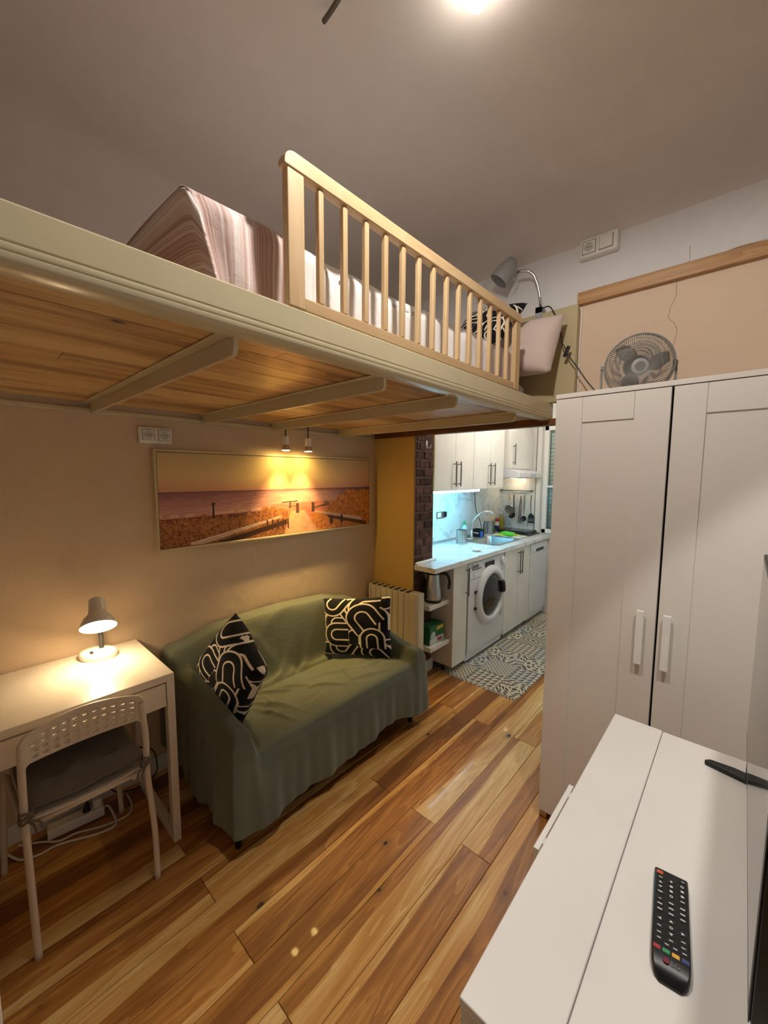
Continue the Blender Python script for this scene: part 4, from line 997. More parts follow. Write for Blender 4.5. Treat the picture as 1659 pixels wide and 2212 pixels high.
# ---- fan on the wardrobe
fan = thing('table_fan', 'grey metal fan with wire cage lying back on top of the wardrobe', 'fan', (-.36, 1.96, 1.89))
fc = Vector((-.362, 1.960, 2.012)); fn_ = Vector((.30, -.90, -.22)).normalized()
q = Vector((0, 0, 1)).rotation_difference(fn_)
FM = paint('fan_grey', (142, 140, 136), .4, .04); BL = paint('fan_blade', (140, 135, 128), .4, .05)
def fp(r, a, h): return fc+q @ Vector((r*math.cos(a), r*math.sin(a), h))
RF = .122
g = MB()
for k in range(96):
    a = 2*PI*k/96
    g.tube([fp(.030, a, .052), fp(.070, a+.10, .050), fp(.105, a+.20, .040), fp(RF, a+.26, .026)], .0012, 4)
for r_, h_ in ((.078, .0485), (.030, .052)): g.tube([fp(r_, 2*PI*i/40, h_) for i in range(40)], .0013, 5, closed=True)
g.build('front_grille', FM, fan, smooth=True)
g = MB()
for k in range(96):
    a = 2*PI*k/96+.03
    g.tube([fp(RF, a, .022), fp(RF+.001, a, -.012), fp(.105, a, -.034), fp(.06, a, -.045)], .0012, 4)
for r_, h_ in ((RF+.001, -.012), (.09, -.039)): g.tube([fp(r_, 2*PI*i/40, h_) for i in range(40)], .0013, 5, closed=True)
g.build('rear_grille', FM, fan, smooth=True)
g = MB(); g.tube([fp(RF+.001, 2*PI*i/56, .024) for i in range(56)], .0038, 8, closed=True); g.build('rim', FM, fan, smooth=True)
cap = MB().lathe([(.0005, .0565), (.024, .0560), (.030, .0535), (.032, .049)][::-1], fc, fn_, 28).build('hub_cap', M['grey'], fan, smooth=True, auto=30)
MB().lathe([(.0005, .0580), (.017, .0578), (.0185, .0560)][::-1], fc, fn_, 24).build('badge', M['steel'], cap, smooth=True, auto=30)
MB().lathe([(.045, -.050), (.047, -.075), (.035, -.095)][::-1], fc, fn_, 24).build('motor', FM, fan, smooth=True, auto=30)
MB().lathe([(.026, -.044), (.026, .030), (.020, .036)], fc, fn_, 20).build('spinner', BL, fan, smooth=True, auto=30)
for k in range(3):
    b = MB()
    def bf(u, v, k=k):
        r_ = .022+.088*u; w_ = (.30+.50*math.sin(PI*min(1, u*1.05)**.7))*(v-.5)*1.25; a = .35+2*PI*k/3+w_+.25*u
        return fp(r_, a, .004+.030*(v-.5)*(1-.3*u))
    b.grid(bf, 10, 8); b.build('blade', BL, fan, smooth=True, solid=.0015)
side = q @ Vector((1, 0, 0)); sx_ = Vector((.95, .30, 0)).normalized()
L_ = fc-sx_*(RF+.008); R__ = fc+sx_*(RF+.008)
MB().tube(smooth_pts([L_+Vector((0, 0, .012)), L_+Vector((-.002, .0, -.05)), Vector((L_.x+.01, L_.y, 1.897)), Vector((fc.x-.05, fc.y-.004, 1.8950)), Vector((fc.x+.05, fc.y+.012, 1.8945)), Vector((R__.x-.01, R__.y, 1.897)), R__+Vector((.002, 0, -.05)), R__+Vector((0, 0, .012))], 6), .0045, 8).build('stand', FM, fan, smooth=True)
for s_ in (-1, 1): MB().cyl(fc+sx_*s_*(RF-.002), fc+sx_*s_*(RF+.014), .008, 12).build('pivot_knob', FM, fan, smooth=True, auto=40)

# ================================================================== CHEST OF DRAWERS, TV, REMOTE
cz_ = .78
chest = thing('chest_of_drawers', 'white chest of drawers with a two-board top in the right foreground', 'chest', (0, .95, 0))
cx0, cx1, cy0, cy1 = -.267, .245, .467, 1.432
MB().box(cx0, -.1372, cy0, cy1, cz_-.018, cz_).build('top_board', M['white'], chest, bevel=.003)
MB().box(-.1360, cx1, cy0, cy1-.004, cz_-.018, cz_-.0004).build('top_board', M['white'], chest, bevel=.003)
MB().box(cx0+.020, cx1, cy0+.002, cy1-.002, .04, cz_-.0182).build('carcass', M['whitef'], chest)
for i in range(3):
    z0, z1 = .05+i*.237, .05+i*.237+.233
    dr_ = MB().box(cx0+.001, cx0+.0198, cy0+.004, cy1-.004, z0, z1).build('drawer', M['white'], chest, bevel=.001, seg=1)
    yc = .972
    MB().box(cx0-.036, cx0-.024, yc-.125, yc+.125, z1-.066, z1-.042).box(cx0-.025, cx0+.0008, yc-.100, yc-.080, z1-.064, z1-.044).box(cx0-.025, cx0+.0008, yc+.080, yc+.100, z1-.064, z1-.044).build('handle', M['white'], dr_, bevel=.001, seg=1)
for xa in (cx0+.03, cx1-.05):
    for ya in (cy0+.01, cy1-.05): MB().box(xa, xa+.03, ya, ya+.03, 0, .0398).build('foot', M['whitef'], chest)
# ---- television seen almost edge-on
tv = thing('television', 'thin black flat television standing on the white chest', 'television', (.07, .97, cz_))
tx0 = .046
MB().box(tx0+.001, tx0+.028, .605, 1.325, .905, 1.372).build('housing', M['black'], tv, bevel=.003)
MB().box(tx0-.0005, tx0+.001, .606, 1.324, .906, 1.371).build('bezel', M['black'], tv)
MB().box(tx0-.0008, tx0-.0004, .616, 1.315, .922, 1.362).build('screen', M['blackg'], tv)
MB().box(tx0+.028, tx0+.060, .72, 1.21, .94, 1.20).build('rear_box', M['black'], tv, bevel=.01)
for yc in (1.275, .655):
    pr = [(-.032, yc+.062), (-.028, yc+.058), (.03, yc+.045), (.10, yc+.030), (.165, yc+.020), (.165, yc+.034), (.10, yc+.062), (.03, yc+.077), (-.020, yc+.074)] if yc > 1 else [(-.032, yc-.062), (-.028, yc-.058), (.03, yc-.045), (.10, yc-.030), (.165, yc-.020), (.165, yc-.034), (.10, yc-.062), (.03, yc-.077), (-.020, yc-.074)]
    ft_ = MB().prism(pr, 'z', cz_+.0002, cz_+.013); 
    yy = yc+.035 if yc > 1 else yc-.035
    ft_.prism([(tx0+.004, yy-.008), (tx0+.022, yy-.008), (tx0+.022, yy+.012), (tx0+.004, yy+.012)], 'z', cz_+.012, .95)
    ft_.build('stand_foot', M['black'], tv, bevel=.002)
# ---- remote
rm = thing('remote_control', 'black television remote lying on the white chest', 'remote', (-.06, .86, cz_))
rc = Vector((-.0445, .793, cz_)); ra = math.radians(-6.3)      # long axis roughly +Y
xr = Matrix.Translation(rc) @ Matrix.Rotation(-ra, 4, 'Z')
LW, LL = .0265, .102
sec = []
body = MB()
prof_y = [(-LL, .55, .004), (-LL+.006, .80, .010), (-LL+.018, .95, .016), (-LL+.035, 1.0, .019), (0, 1.0, .0185), (LL-.02, 1.0, .0170), (LL-.004, 1.0, .0155), (LL, .97, .012)]
ring = []
for y, wf, h in prof_y:
    W_ = LW*wf
    ring.append([(-W_*.82, y, .0006), (W_*.82, y, .0006), (W_, y, h*.45), (W_*.97, y, h-.002), (W_*.88, y, h), (-W_*.88, y, h), (-W_*.97, y, h-.002), (-W_, y, h*.45)])
vv = [tuple(xr @ Vector(p)) for rg_ in ring for p in rg_]
ff = [(i*8+k, i*8+(k+1) % 8, (i+1)*8+(k+1) % 8, (i+1)*8+k) for i in range(len(ring)-1) for k in range(8)]
ff = [f[::-1] for f in ff]+[tuple(range(8)), tuple(range((len(ring)-1)*8, len(ring)*8))[::-1]]
body.add(vv, ff).build('case', M['black'], rm, smooth=True, auto=35)
BW = paint('button_print', (214, 212, 206), .5); BR = paint('button_red', (170, 60, 66), .5); BG = paint('button_green', (60, 150, 96), .5); BY = paint('button_yellow', (226, 176, 70), .5); BB = paint('button_blue', (70, 80, 130), .5); BO = paint('button_orange', (214, 104, 64), .5); BK = paint('button_rubber', (34, 34, 37), .6)
def hz(y): return .0185-.0000 if y < 0 else .0185-.0016*y/(LL-.02)
def btn(x, y, w, l, mat, shape='box'):
    x *= 1.13; zc = hz(y)+.0002
    b = MB().box(x-.0050, x+.0050, y-.0035, y+.0035, zc-.001, zc+.0010, xf=xr).build('button', BK if mat is BW else mat, rm, bevel=.0006, seg=1)
    if mat is BW:
        m = MB()
        if shape == 'tri': m.prism([(x-w, y-l), (x+w, y-l), (x, y+l)], 'z', zc+.0010, zc+.0013, xf=xr)
        elif shape == 'trd': m.prism([(x-w, y+l), (x+w, y+l), (x, y-l)], 'z', zc+.0010, zc+.0013, xf=xr)
        elif shape == 'trl': m.prism([(x-w, y), (x+w, y-l), (x+w, y+l)], 'z', zc+.0010, zc+.0013, xf=xr)
        elif shape == 'trr': m.prism([(x+w, y), (x-w, y-l), (x-w, y+l)], 'z', zc+.0010, zc+.0013, xf=xr)
        elif shape == 'ring': m.lathe([(w*.55, 0), (w, 0), (w, .0003), (w*.55, .0003)], xr @ Vector((x, y, zc+.0010)), (0, 0, 1), 14, False, False)
        else: m.box(x-w, x+w, y-l, y+l, zc+.0010, zc+.0013, xf=xr)
        m.build('symbol', BW, b)
btn(-.0155, .088, .003, .003, BO)
btn(.0155, .088, .0022, .0008, BW)
ys_ = [.076, .065, .054, .043]
sh_ = {(0, 0): ('box', .003, .0008), (0, 1): ('tri', .0028, .0022), (0, 2): ('trd', .0028, .0022), (0, 3): ('box', .0034, .0012), (1, 0): ('box', .0015, .002), (1, 1): ('box', .0022, .0022), (1, 2): ('box', .0022, .0022), (1, 3): ('ring', .0026, .002), (2, 0): ('ring', .0026, .002), (2, 1): ('box', .0022, .0022), (2, 2): ('box', .0022, .0022), (2, 3): ('box', .0030, .0010)}
for (cI, rI), (s, w_, l_) in sh_.items(): btn((-.0145, 0, .0145)[cI], ys_[rI], w_, l_, BW, s)
for rI, y in enumerate((.028, .017, .006)):
    for cI, x in enumerate((-.0145, 0, .0145)):
        btn(x, y, .0034 if not (rI == 0 and cI == 0) else .0024, .0012, BW, 'tri' if (rI == 0 and cI == 0) else 'box')
btn(0, -.008, .0028, .0022, BW, 'tri'); btn(-.0145, -.012, .0024, .0026, BW, 'trl'); btn(0, -.020, .0024, .0020, BW, 'ring'); btn(.0145, -.020, .0024, .0026, BW, 'trr'); btn(0, -.032, .0028, .0022, BW, 'trd')
for x, y in ((-.0145, -.026), (-.0145, -.038), (.0145, -.034), (.0145, -.044), (0, -.043), (-.0145, -.048), (-.005, -.053), (.005, -.053), (.0155, -.053)): btn(x, y, .0026, .0008, BW)
for x, mm in ((-.0165, BR), (-.0055, BG), (.0055, BY), (.0165, BB)): btn(x, -.064, .004, .003, mm)
def text(name, body_, size, mat, parent, mw, extrude=.0001):
    cu = bpy.data.curves.new(name, 'FONT'); cu.body = body_; cu.size = size; cu.extrude = extrude; cu.align_x = 'CENTER'; cu.align_y = 'CENTER'
    tmp = bpy.data.objects.new(name, cu); COL.objects.link(tmp); bpy.context.view_layer.update()
    me = bpy.data.meshes.new_from_object(tmp.evaluated_get(bpy.context.evaluated_depsgraph_get())); bpy.data.objects.remove(tmp)
    me.transform(Matrix.Translation(-ORG[parent.name]) @ mw); me.materials.clear(); me.materials.append(mat)
    o = bpy.data.objects.new(name, me); COL.objects.link(o); o.parent = parent; return o
MB().lathe([(.0045, 0), (.0045, .0004)], xr @ Vector((-.006, -.079, .0186)), (0, 0, 1), 16).build('emblem', paint('emblem_red', (120, 44, 52), .5), rm)
text('brand_lettering', 'LG', .010, paint('lettering_grey', (120, 118, 114), .5), rm, xr @ Matrix.Translation((.006, -.079, .0187)))

# ---- pale cabinet whose edge shows at the left border
pc = thing('side_cabinet', 'pale cream cabinet whose edge shows at the lower left border', 'cabinet', (-1.1, -.25, 0))
MB().box(-1.28, -.95, -.46, .004, .0, .90).build('body', M['desk'], pc, bevel=.003)
MB().box(-1.29, -.94, -.47, .006, .9002, .918).build('top', M['desk'], pc, bevel=.002)
d_ = MB().box(-.9498, -.934, -.455, .000, .02, .895).build('door', M['desk'], pc, bevel=.002)
MB().cyl((-.934, -.04, .6), (-.915, -.04, .6), .012, 14).build('knob', M['steel'], d_, smooth=True, auto=40)

# ================================================================== CEILING LAMP
cl = thing('ceiling_lamp', 'ceiling lamp with thin dark arms and lit bulb above the loft edge', 'lamp', (-.66, .78, ZC))
cc = Vector((-.66, .78, ZC-.001))
MB().lathe([(.065, 0), (.065, -.018), (.055, -.026), (.0005, -.028)], cc, (0, 0, 1), 32).build('canopy', M['darkm'], cl, smooth=True, auto=40)
def arm(pts): MB().tube(smooth_pts(pts, 8), .007, 10).build('arm', M['darkm'], cl, smooth=True)
arm([(-.68, .785, ZC-.022), (-.80, .80, ZC-.045), (-.93, .825, ZC-.050), (-1.015, .842, ZC-.036)])
arm([(-.66, .80, ZC-.022), (-.65, .91, ZC-.055), (-.638, .995, ZC-.060)])
bm1 = emit('ceiling_bulb', (1.0, .94, .84), 30.0)
bp = Vector((-.634, 1.066, ZC-.062))
MB().cyl(bp-Vector((0, .075, 0)), bp-Vector((0, .030, 0)), .017, 16).build('bulb_holder', M['darkm'], cl, smooth=True, auto=40)
bl = MB().lathe([(.013, -.034), (.020, -.024), (.029, -.004), (.030, .008), (.024, .022), (.012, .030), (.0005, .032)], bp, (0, 1, 0), 24).build('bulb', bm1, cl, smooth=True)
hq = Vector((-.46, .76, ZC-.13))  # extra shaded head, out of view, added to keep direct light off the ceiling
hs2 = MB().lathe([(.0005, -.035), (.030, -.034), (.034, -.028), (.038, .00), (.062, .035), (.060, .035), (.036, .00), (.032, -.025), (.0005, -.028)], hq, (0, .15, -1), 28, False, False).build('shade', M['darkm'], cl, smooth=True, auto=50)
MB().lathe([(.012, -.02), (.022, .000), (.026, .012), (.018, .028), (.0005, .034)], hq, (0, .15, -1), 20).build('bulb', bm1, hs2, smooth=True)
MB().cyl(hq+Vector((0, 0, .03)), (-.62, .775, ZC-.024), .007, 10).build('arm', M['darkm'], cl, smooth=True)
light('ceiling_bulb_light', 'SPOT', hq+Vector((0, .006, -.045)), P_BULB, C_WHITE, .035, cl, target=hq+Vector((0, .15, -1)), spot_size=math.radians(172), spot_blend=.35)
# second ceiling lamp, with a deep shade, in the right half of the room
c2 = thing('ceiling_lamp', 'second ceiling lamp with a deep dark shade above the white chest of drawers', 'lamp', (.15, .78, ZC))
hp = Vector((.15, .80, ZC-.16)); ha = Vector((.28, 0, -1)).normalized()
MB().lathe([(.055, 0), (.055, -.016), (.045, -.022), (.0005, -.024)], (.15, .785, ZC-.001), (0, 0, 1), 28).build('canopy', M['darkm'], c2, smooth=True, auto=40)
MB().cyl(hp-ha*.03, (.15, .785, ZC-.02), .007, 10).build('arm', M['darkm'], c2, smooth=True)
hs = MB().lathe([(.0005, -.035), (.030, -.034), (.034, -.028), (.036, .02), (.046, .075), (.0445, .075), (.034, .02), (.032, -.025), (.0005, -.028)], hp, ha, 28, False, False).build('shade', M['darkm'], c2, smooth=True, auto=50)
MB().lathe([(.012, -.02), (.022, .005), (.024, .018), (.016, .032), (.0005, .036)], hp, ha, 20).build('bulb', bm1, hs, smooth=True)
light('ceiling_spot_light', 'SPOT', hp+ha*.080, P_SPOT, C_WHITE, .04, c2, target=hp+ha, spot_size=math.radians(88), spot_blend=.10)

# ================================================================== KITCHEN
XC, XCF, ZT = -1.60, -1.58, .895           # cabinet fronts, worktop edge, worktop height
XBK = -2.172
# backsplash panel on the left wall and far wall
bs = MB().box(XL, XBK, YE2+.001, YK-.001, ZT+.001, 1.60); struct(bs.build('trim_4', M['marble'], org=(XL, YE2, .9)), 'white marbled splashback panel')
bs = MB().box(XBK, -1.822, YK-.014, YK, ZT+.001, 1.53); struct(bs.build('trim_5', M['marble'], org=(XL, YK, .9)), 'white marbled splashback panel on the far wall')
# worktop with a sink cut-out
SKX0, SKX1, SKY0, SKY1 = -2.065, -1.690, 3.445, 3.96
wt = MB(); zt0 = ZT-.036
wt.box(XP+.018, XCF, YE-.018, YE2+.003, zt0, ZT).box(XBK, XCF, YE2+.003, SKY0, zt0, ZT).box(XBK, SKX0, SKY0, SKY1, zt0, ZT).box(SKX1, XCF, SKY0, SKY1, zt0, ZT).box(XBK, XCF, SKY1, YK-.016, zt0, ZT)
tag(wt.build('worktop', M['marble'], org=(XC, 3.0, zt0)), 'white marbled kitchen worktop running along the left wall', 'worktop')
struct(MB().box(XBK, XBK+.018, YE2+.02, YK-.05, ZT+.0004, ZT+.026).build('trim_6', M['steel'], bevel=.003), 'slim metal upstand at the back of the worktop')
es = MB().prism([(XP+.0185, ZT+.0006), (XP+.040, ZT+.0006), (XP+.036, ZT+.010), (XP+.024, ZT+.018), (XP+.0185, ZT+.018)], 'y', YE-.010, YE2-.004).build('edge_strip', M['whitep'], bevel=.001, seg=1); tag(es, 'white plastic edging strip between worktop and brick pier', 'edging')
def barhandle(parent, x, y, z0, z1, r=.0055):
    m = MB().cyl((x, y, z0), (x, y, z1), r, 12)
    for z_ in (z0+.022, z1-.022): m.cyl((x, y, z_), (x-.028, y, z_), r*.8, 10)
    m.build('handle', M['handle'], parent, smooth=True, auto=40)
# narrow base cabinet
def base_cab(name, y0, y1, splits, label, hd, ztop=None):
    c = thing(name, label, 'cabinet', (-1.88, (y0+y1)/2, 0))
    MB().box(XBK, XC-.019, y0, y1, .06, ztop or zt0-.001).build('body', M['kwhite'], c)
    ys = [y0]+splits+[y1]
    for k, (a, b) in enumerate(zip(ys[:-1], ys[1:])):
        d = MB().box(XC-.0188, XC, a+.0015, b-.0015, .056, zt0-.004).build('door', M['kwhite'], c, bevel=.001, seg=1)
        barhandle(d, XC+.028, hd[k], .595, .825)
    for yy in (y0+.03, y1-.03):
        MB().cyl((XC-.10, yy, 0), (XC-.10, yy, .0598), .015, 10).build('foot', M['black'], c)
    return c
base_cab('base_cabinet', 2.557, 2.762, [], 'narrow white kitchen cabinet left of the washing machine', [2.742])
base_cab('base_cabinet', 3.437, 4.012, [3.742], 'white two-door sink cabinet right of the washing machine', [3.722, 3.772], .735)
# washing machine
wmx = thing('washing_machine', 'white front-loading washing machine under the kitchen worktop', 'washing machine', (-1.85, 3.10, 0))
wy0, wy1, wz1 = 2.775, 3.425, .848
MB().box(XBK+.03, XC-.012, wy0, wy1, .020, wz1).build('body', M['appl'], wmx, bevel=.012, seg=3)
MB().prism([(XC-.0122, .705), (XC+.006, .705), (XC+.006, .73), (XC-.004, wz1-.012), (XC-.0122, wz1-.004)], 'y', wy0+.003, wy1-.003).build('control_panel', M['appl'], wmx, bevel=.003)
MB().prism([(XC-.0122, .702), (XC+.006, .702), (XC+.006, .12), (XC-.0122, .05)], 'y', wy0+.003, wy1-.003).build('front_panel', M['appl'], wmx, bevel=.004)
for yy in (wy0+.05, wy1-.05):
    for xx in (XC-.06, XBK+.08): MB().cyl((xx, yy, 0), (xx, yy, .0198), .018, 12).build('foot', M['black'], wmx)
dc = Vector((XC+.0062, 3.135, .522)); RD = .258
dr = MB().lathe([(RD, 0), (RD, .010), (RD-.012, .026), (RD-.035, .036), (RD-.062, .038), (RD-.070, .030), (RD-.075, .006)], dc, (1, 0, 0), 56, True, False).build('door', M['appl'], wmx, smooth=True, auto=50)
gm = paint('porthole_glass', (46, 46, 50), .06, .1, 6)
MB().lathe([(RD-.073, .012), (RD-.080, .022), (RD-.12, .030), (.06, .036), (.0005, .038)], dc, (1, 0, 0), 48, False, False).build('porthole', gm, dr, smooth=True)
hnd = MB()
hp_ = [(dc.x+.032, dc.y+(RD-.068)*math.cos(a), dc.z+(RD-.068)*math.sin(a)) for a in [math.radians(-4+34*i/8) for i in range(9)]]
for i in range(8):
    pass
hnd.tube(hp_, [.020, .026, .028, .028, .028, .028, .028, .026, .020], 10); hnd.build('door_handle', M['black'], dr, smooth=True)
for zz in (.455, .595): MB().box(dc.x+.001, dc.x+.014, dc.y-RD-.008, dc.y-RD+.016, zz-.012, zz+.012).build('hinge', M['black'], dr, bevel=.002)
MB().box(XC+.0035, XC+.0060, 3.05, 3.215, .772, .815).build('display', M['blackg'], wmx)
MB().lathe([(.036, 0), (.036, .012), (.030, .020), (.0005, .021)], (XC+.003, 3.375, .785), (1, 0, .1), 28).build('dial', M['appl'], wmx, smooth=True, auto=40)
MB().box(XC+.0055, XC+.0085, 2.85, 2.985, .716, .762).build('soap_drawer', M['appl'], wmx, bevel=.004, seg=2)
for i in range(5): MB().box(XC+.0040, XC+.0070, 2.835+i*.030, 2.853+i*.030, .782, .790).build('button', M['dgrey'], wmx)
text('brand_lettering', 'Candy', .045, M['dgrey'], wmx, Matrix.Translation((XC+.0050, 2.875, .812)) @ Matrix.Rotation(PI/2, 4, 'Z') @ Matrix.Rotation(PI/2, 4, 'X'), .0006)
MB().box(XC+.0062, XC+.0068, 3.345, 3.385, .27, .40).build('energy_label', paint('sticker', (188, 188, 190), .6, .2, 120), wmx)
# dishwasher
dw = thing('dishwasher', 'slim white dishwasher at the far end of the worktop', 'dishwasher', (-1.88, 4.24, 0))
MB().box(XBK+.02, XC-.02, 4.020, 4.478, .03, .845).build('body', M['appl'], dw)
dd = MB().box(XC-.0198, XC+.004, 4.022, 4.476, .09, .745).build('door', M['appl'], dw, bevel=.004)
cpn = MB().prism([(XC-.0198, .7475), (XC+.004, .7475), (XC+.010, .800), (XC-.002, .843), (XC-.0198, .843)], 'y', 4.022, 4.476).build('control_panel', M['appl'], dw, bevel=.003)
MB().box(XC+.0055, XC+.012, 4.16, 4.36, .757, .785).build('grip_recess', M['dgrey'], cpn, bevel=.003)
MB().box(XC-.05, XC-.04, 4.03, 4.47, .0, .085).build('kickboard', M['black'], dw)
# shelves between pier and cabinet
for zz, fx, lab in ((.600, -1.640, 'upper of two small white shelves at the end of the kitchen, under the kettle'), (.288, -1.625, 'lower of two small white shelves at the end of the kitchen, holding a green box')):
    o = MB().box(XP+.017, fx, 2.305, 2.5565, zz-.034, zz).build('wall_shelf', M['kwhite'], bevel=.002); tag(o, lab, 'shelf', 'end shelves')
# kettle
kt = thing('kettle', 'brushed steel electric kettle with dark handle on the upper end shelf', 'kettle', (-1.705, 2.43, .600))
kc_ = (-1.700, 2.432, .6005)
MB().lathe([(.062, 0), (.064, .004), (.064, .016), (.060, .020)], kc_, (0, 0, 1), 32).build('base', M['black'], kt, smooth=True, auto=40)
MB().lathe([(.060, .021), (.063, .026), (.0625, .05), (.057, .12), (.050, .185), (.046, .212)], kc_, (0, 0, 1), 36).build('jug', M['steel'], kt, smooth=True, auto=40)
MB().lathe([(.0455, .2122), (.043, .222), (.030, .230), (.0005, .232)], kc_, (0, 0, 1), 32).build('lid', M['black'], kt, smooth=True, auto=40)
MB().prism([(-1.748, .765), (-1.780, .803), (-1.772, .812), (-1.738, .812)], 'y', 2.400, 2.420).build('spout', M['steel'], kt, bevel=.004)
MB().tube(smooth_pts([(-1.675, 2.465, .815), (-1.640, 2.485, .818), (-1.612, 2.500, .80), (-1.603, 2.505, .75), (-1.608, 2.503, .70)], 6), [.009]*2+[.011]*22+[.009], 10).build('handle', M['black'], kt, smooth=True)
# green carton on the lower shelf
bx = thing('carton', 'green and white printed carton on the lower end shelf', 'box', (-1.69, 2.43, .288))
gbm = paint('carton_green', (36, 104, 62), .5, .15, 20)
cb_ = MB().box(-1.755, -1.660, 2.340, 2.530, .2885, .425).build('body', gbm, bx, bevel=.001, seg=1)
MB().box(-1.6598, -1.6592, 2.345, 2.525, .292, .335).build('white_band', paint('carton_white', (214, 214, 208), .5, .1, 30), cb_)
MB().lathe([(.030, 0), (.030, .0006)], (-1.6597, 2.385, .355), (1, 0, 0), 24).build('round_print', paint('carton_print', (196, 214, 220), .5, .2, 60), cb_)
MB().box(-1.6598, -1.6592, 2.43, 2.52, .385, .412).build('yellow_tab', paint('carton_yellow', (214, 190, 70), .5, .1, 30), cb_)
MB().box(-1.6592, -1.6588, 2.44, 2.50, .300, .322).build('red_print', paint('carton_red', (176, 60, 70), .5, .2, 60), cb_)
# hook on the pier
hk = MB().box(XP+.0046, XP+.010, 2.418, 2.434, 1.757, 1.812).tube(smooth_pts([(XP+.008, 2.426, 1.775), (XP+.022, 2.430, 1.760), (XP+.034, 2.434, 1.762), (XP+.038, 2.436, 1.782)]), .005, 8).build('wall_hook', M['whitep'], smooth=True, auto=40); tag(hk, 'small white hook on the brick pier', 'hook')
# mat
mt_ = MB().box(-1.92, -1.077, YE2+.008, YK-.03, .0004, .0035).build('floor_mat', M['tile']); tag(mt_, 'vinyl kitchen mat printed with patchwork patterned tiles', 'mat')

# ---- wall cabinets
def wall_cab(y0, y1, ys, label, hy):
    c = thing('wall_cabinet', label, 'cabinet', (-2.0, (y0+y1)/2, 1.43), 'kitchen wall cabinets')
    MB().box(XBK+.001, -1.850, y0+.001, y1-.001, 1.432, 2.12).build('body', M['kwhite'], c)
    for k, (a, b) in enumerate(zip(ys[:-1], ys[1:])):
        d = MB().box(-1.8498, -1.832, a+.0015, b-.0015, 1.430, 2.118).build('door', M['kwhite'], c, bevel=.001, seg=1)
        barhandle(d, -1.802, hy[k], 1.462, 1.672)
wall_cab(2.612, 3.224, [2.612, 2.918, 3.224], 'left white two-door kitchen wall cabinet beside the brick pier', [2.890, 2.962])
wall_cab(3.226, 3.828, [3.226, 3.537, 3.828], 'right white two-door kitchen wall cabinet beside the hood', [3.500, 3.585])
# led tube under the wall cabinets
ld = thing('led_tube', 'lit cool white tube lamp under the kitchen wall cabinets', 'lamp', (-1.92, 3.1, 1.405))
MB().box(-1.935, -1.895, 2.625, 3.475, 1.420, 1.4298).build('housing', M['whitep'], ld, bevel=.002)
ledm = NT('led_diffuser'); ledm.val(ledm.b.inputs['Emission Color'], (*C_LED, 1)); ledm.val(ledm.b.inputs['Emission Strength'], E_LED)
ledm = ledm.out((.9, .95, 1, 1), .4)
MB().prism([(-1.932+.0, 1.4198), (-1.898, 1.4198), (-1.900, 1.408), (-1.908, 1.402), (-1.922, 1.402), (-1.930, 1.408)], 'y', 2.628, 3.470).build('diffuser', ledm, ld, smooth=True, auto=40)
# hood and its cabinet
hc = thing('hood_cabinet', 'small white cabinet above the cooker hood', 'cabinet', (-2.0, 4.16, 1.62))
MB().box(XBK+.001, -1.808, 3.872, 4.442, 1.624, 2.12).build('body', M['kwhite'], hc)
d_ = MB().box(-1.8078, -1.790, 3.874, 4.440, 1.626, 2.010).build('door', M['kwhite'], hc, bevel=.001, seg=1)
barhandle(d_, -1.762, 3.945, 1.665, 1.880)
hd = thing('cooker_hood', 'white slanted cooker hood above the hob', 'cooker hood', (-1.9, 4.16, 1.53))
MB().prism([(XBK+.001, 1.532), (-1.685, 1.532), (-1.680, 1.537), (-1.680, 1.585), (-1.790, 1.6225), (XBK+.001, 1.6225)], 'y', 3.872, 4.450).build('body', M['appl'], hd, bevel=.003)
for yy in (4.17, 4.24): MB().lathe([(.013, 0), (.012, .008), (.0005, .009)], (-1.6798, yy, 1.562), (1, 0, 0), 16).build('knob', M['grey'], hd, smooth=True, auto=40)
MB().box(-2.05, -1.75, 3.93, 4.40, 1.527, 1.5318).build('filter', M['grey'], hd)
hl = emit('hood_bulb', (1, .8, .5), 8.0)
MB().box(-1.97, -1.93, 4.30, 4.38, 1.5215, 1.5268).build('lamp_lens', hl, hd)
light('hood_light', 'POINT', (-1.95, 4.36, 1.505), P_HOOD, (1, .76, .46), .02, hd)
# kitchen ceiling lamp
kl = thing('kitchen_ceiling_lamp', 'round flush ceiling lamp of the kitchen', 'lamp', (-1.2, 3.4, 2.40))
MB().lathe([(.15, .05), (.15, .03), (.14, .012), (.10, .002), (.0005, 0)][::-1], (-1.2, 3.4, 2.3995), (0, 0, 1), 32).build('bowl', emit('kitchen_bowl', (1, .88, .72), 2.0), kl, smooth=True)
light('kitchen_ceiling_light', 'POINT', (-1.2, 3.4, 2.30), P_KITCHEN, (1.0, .93, .84), .12, kl)

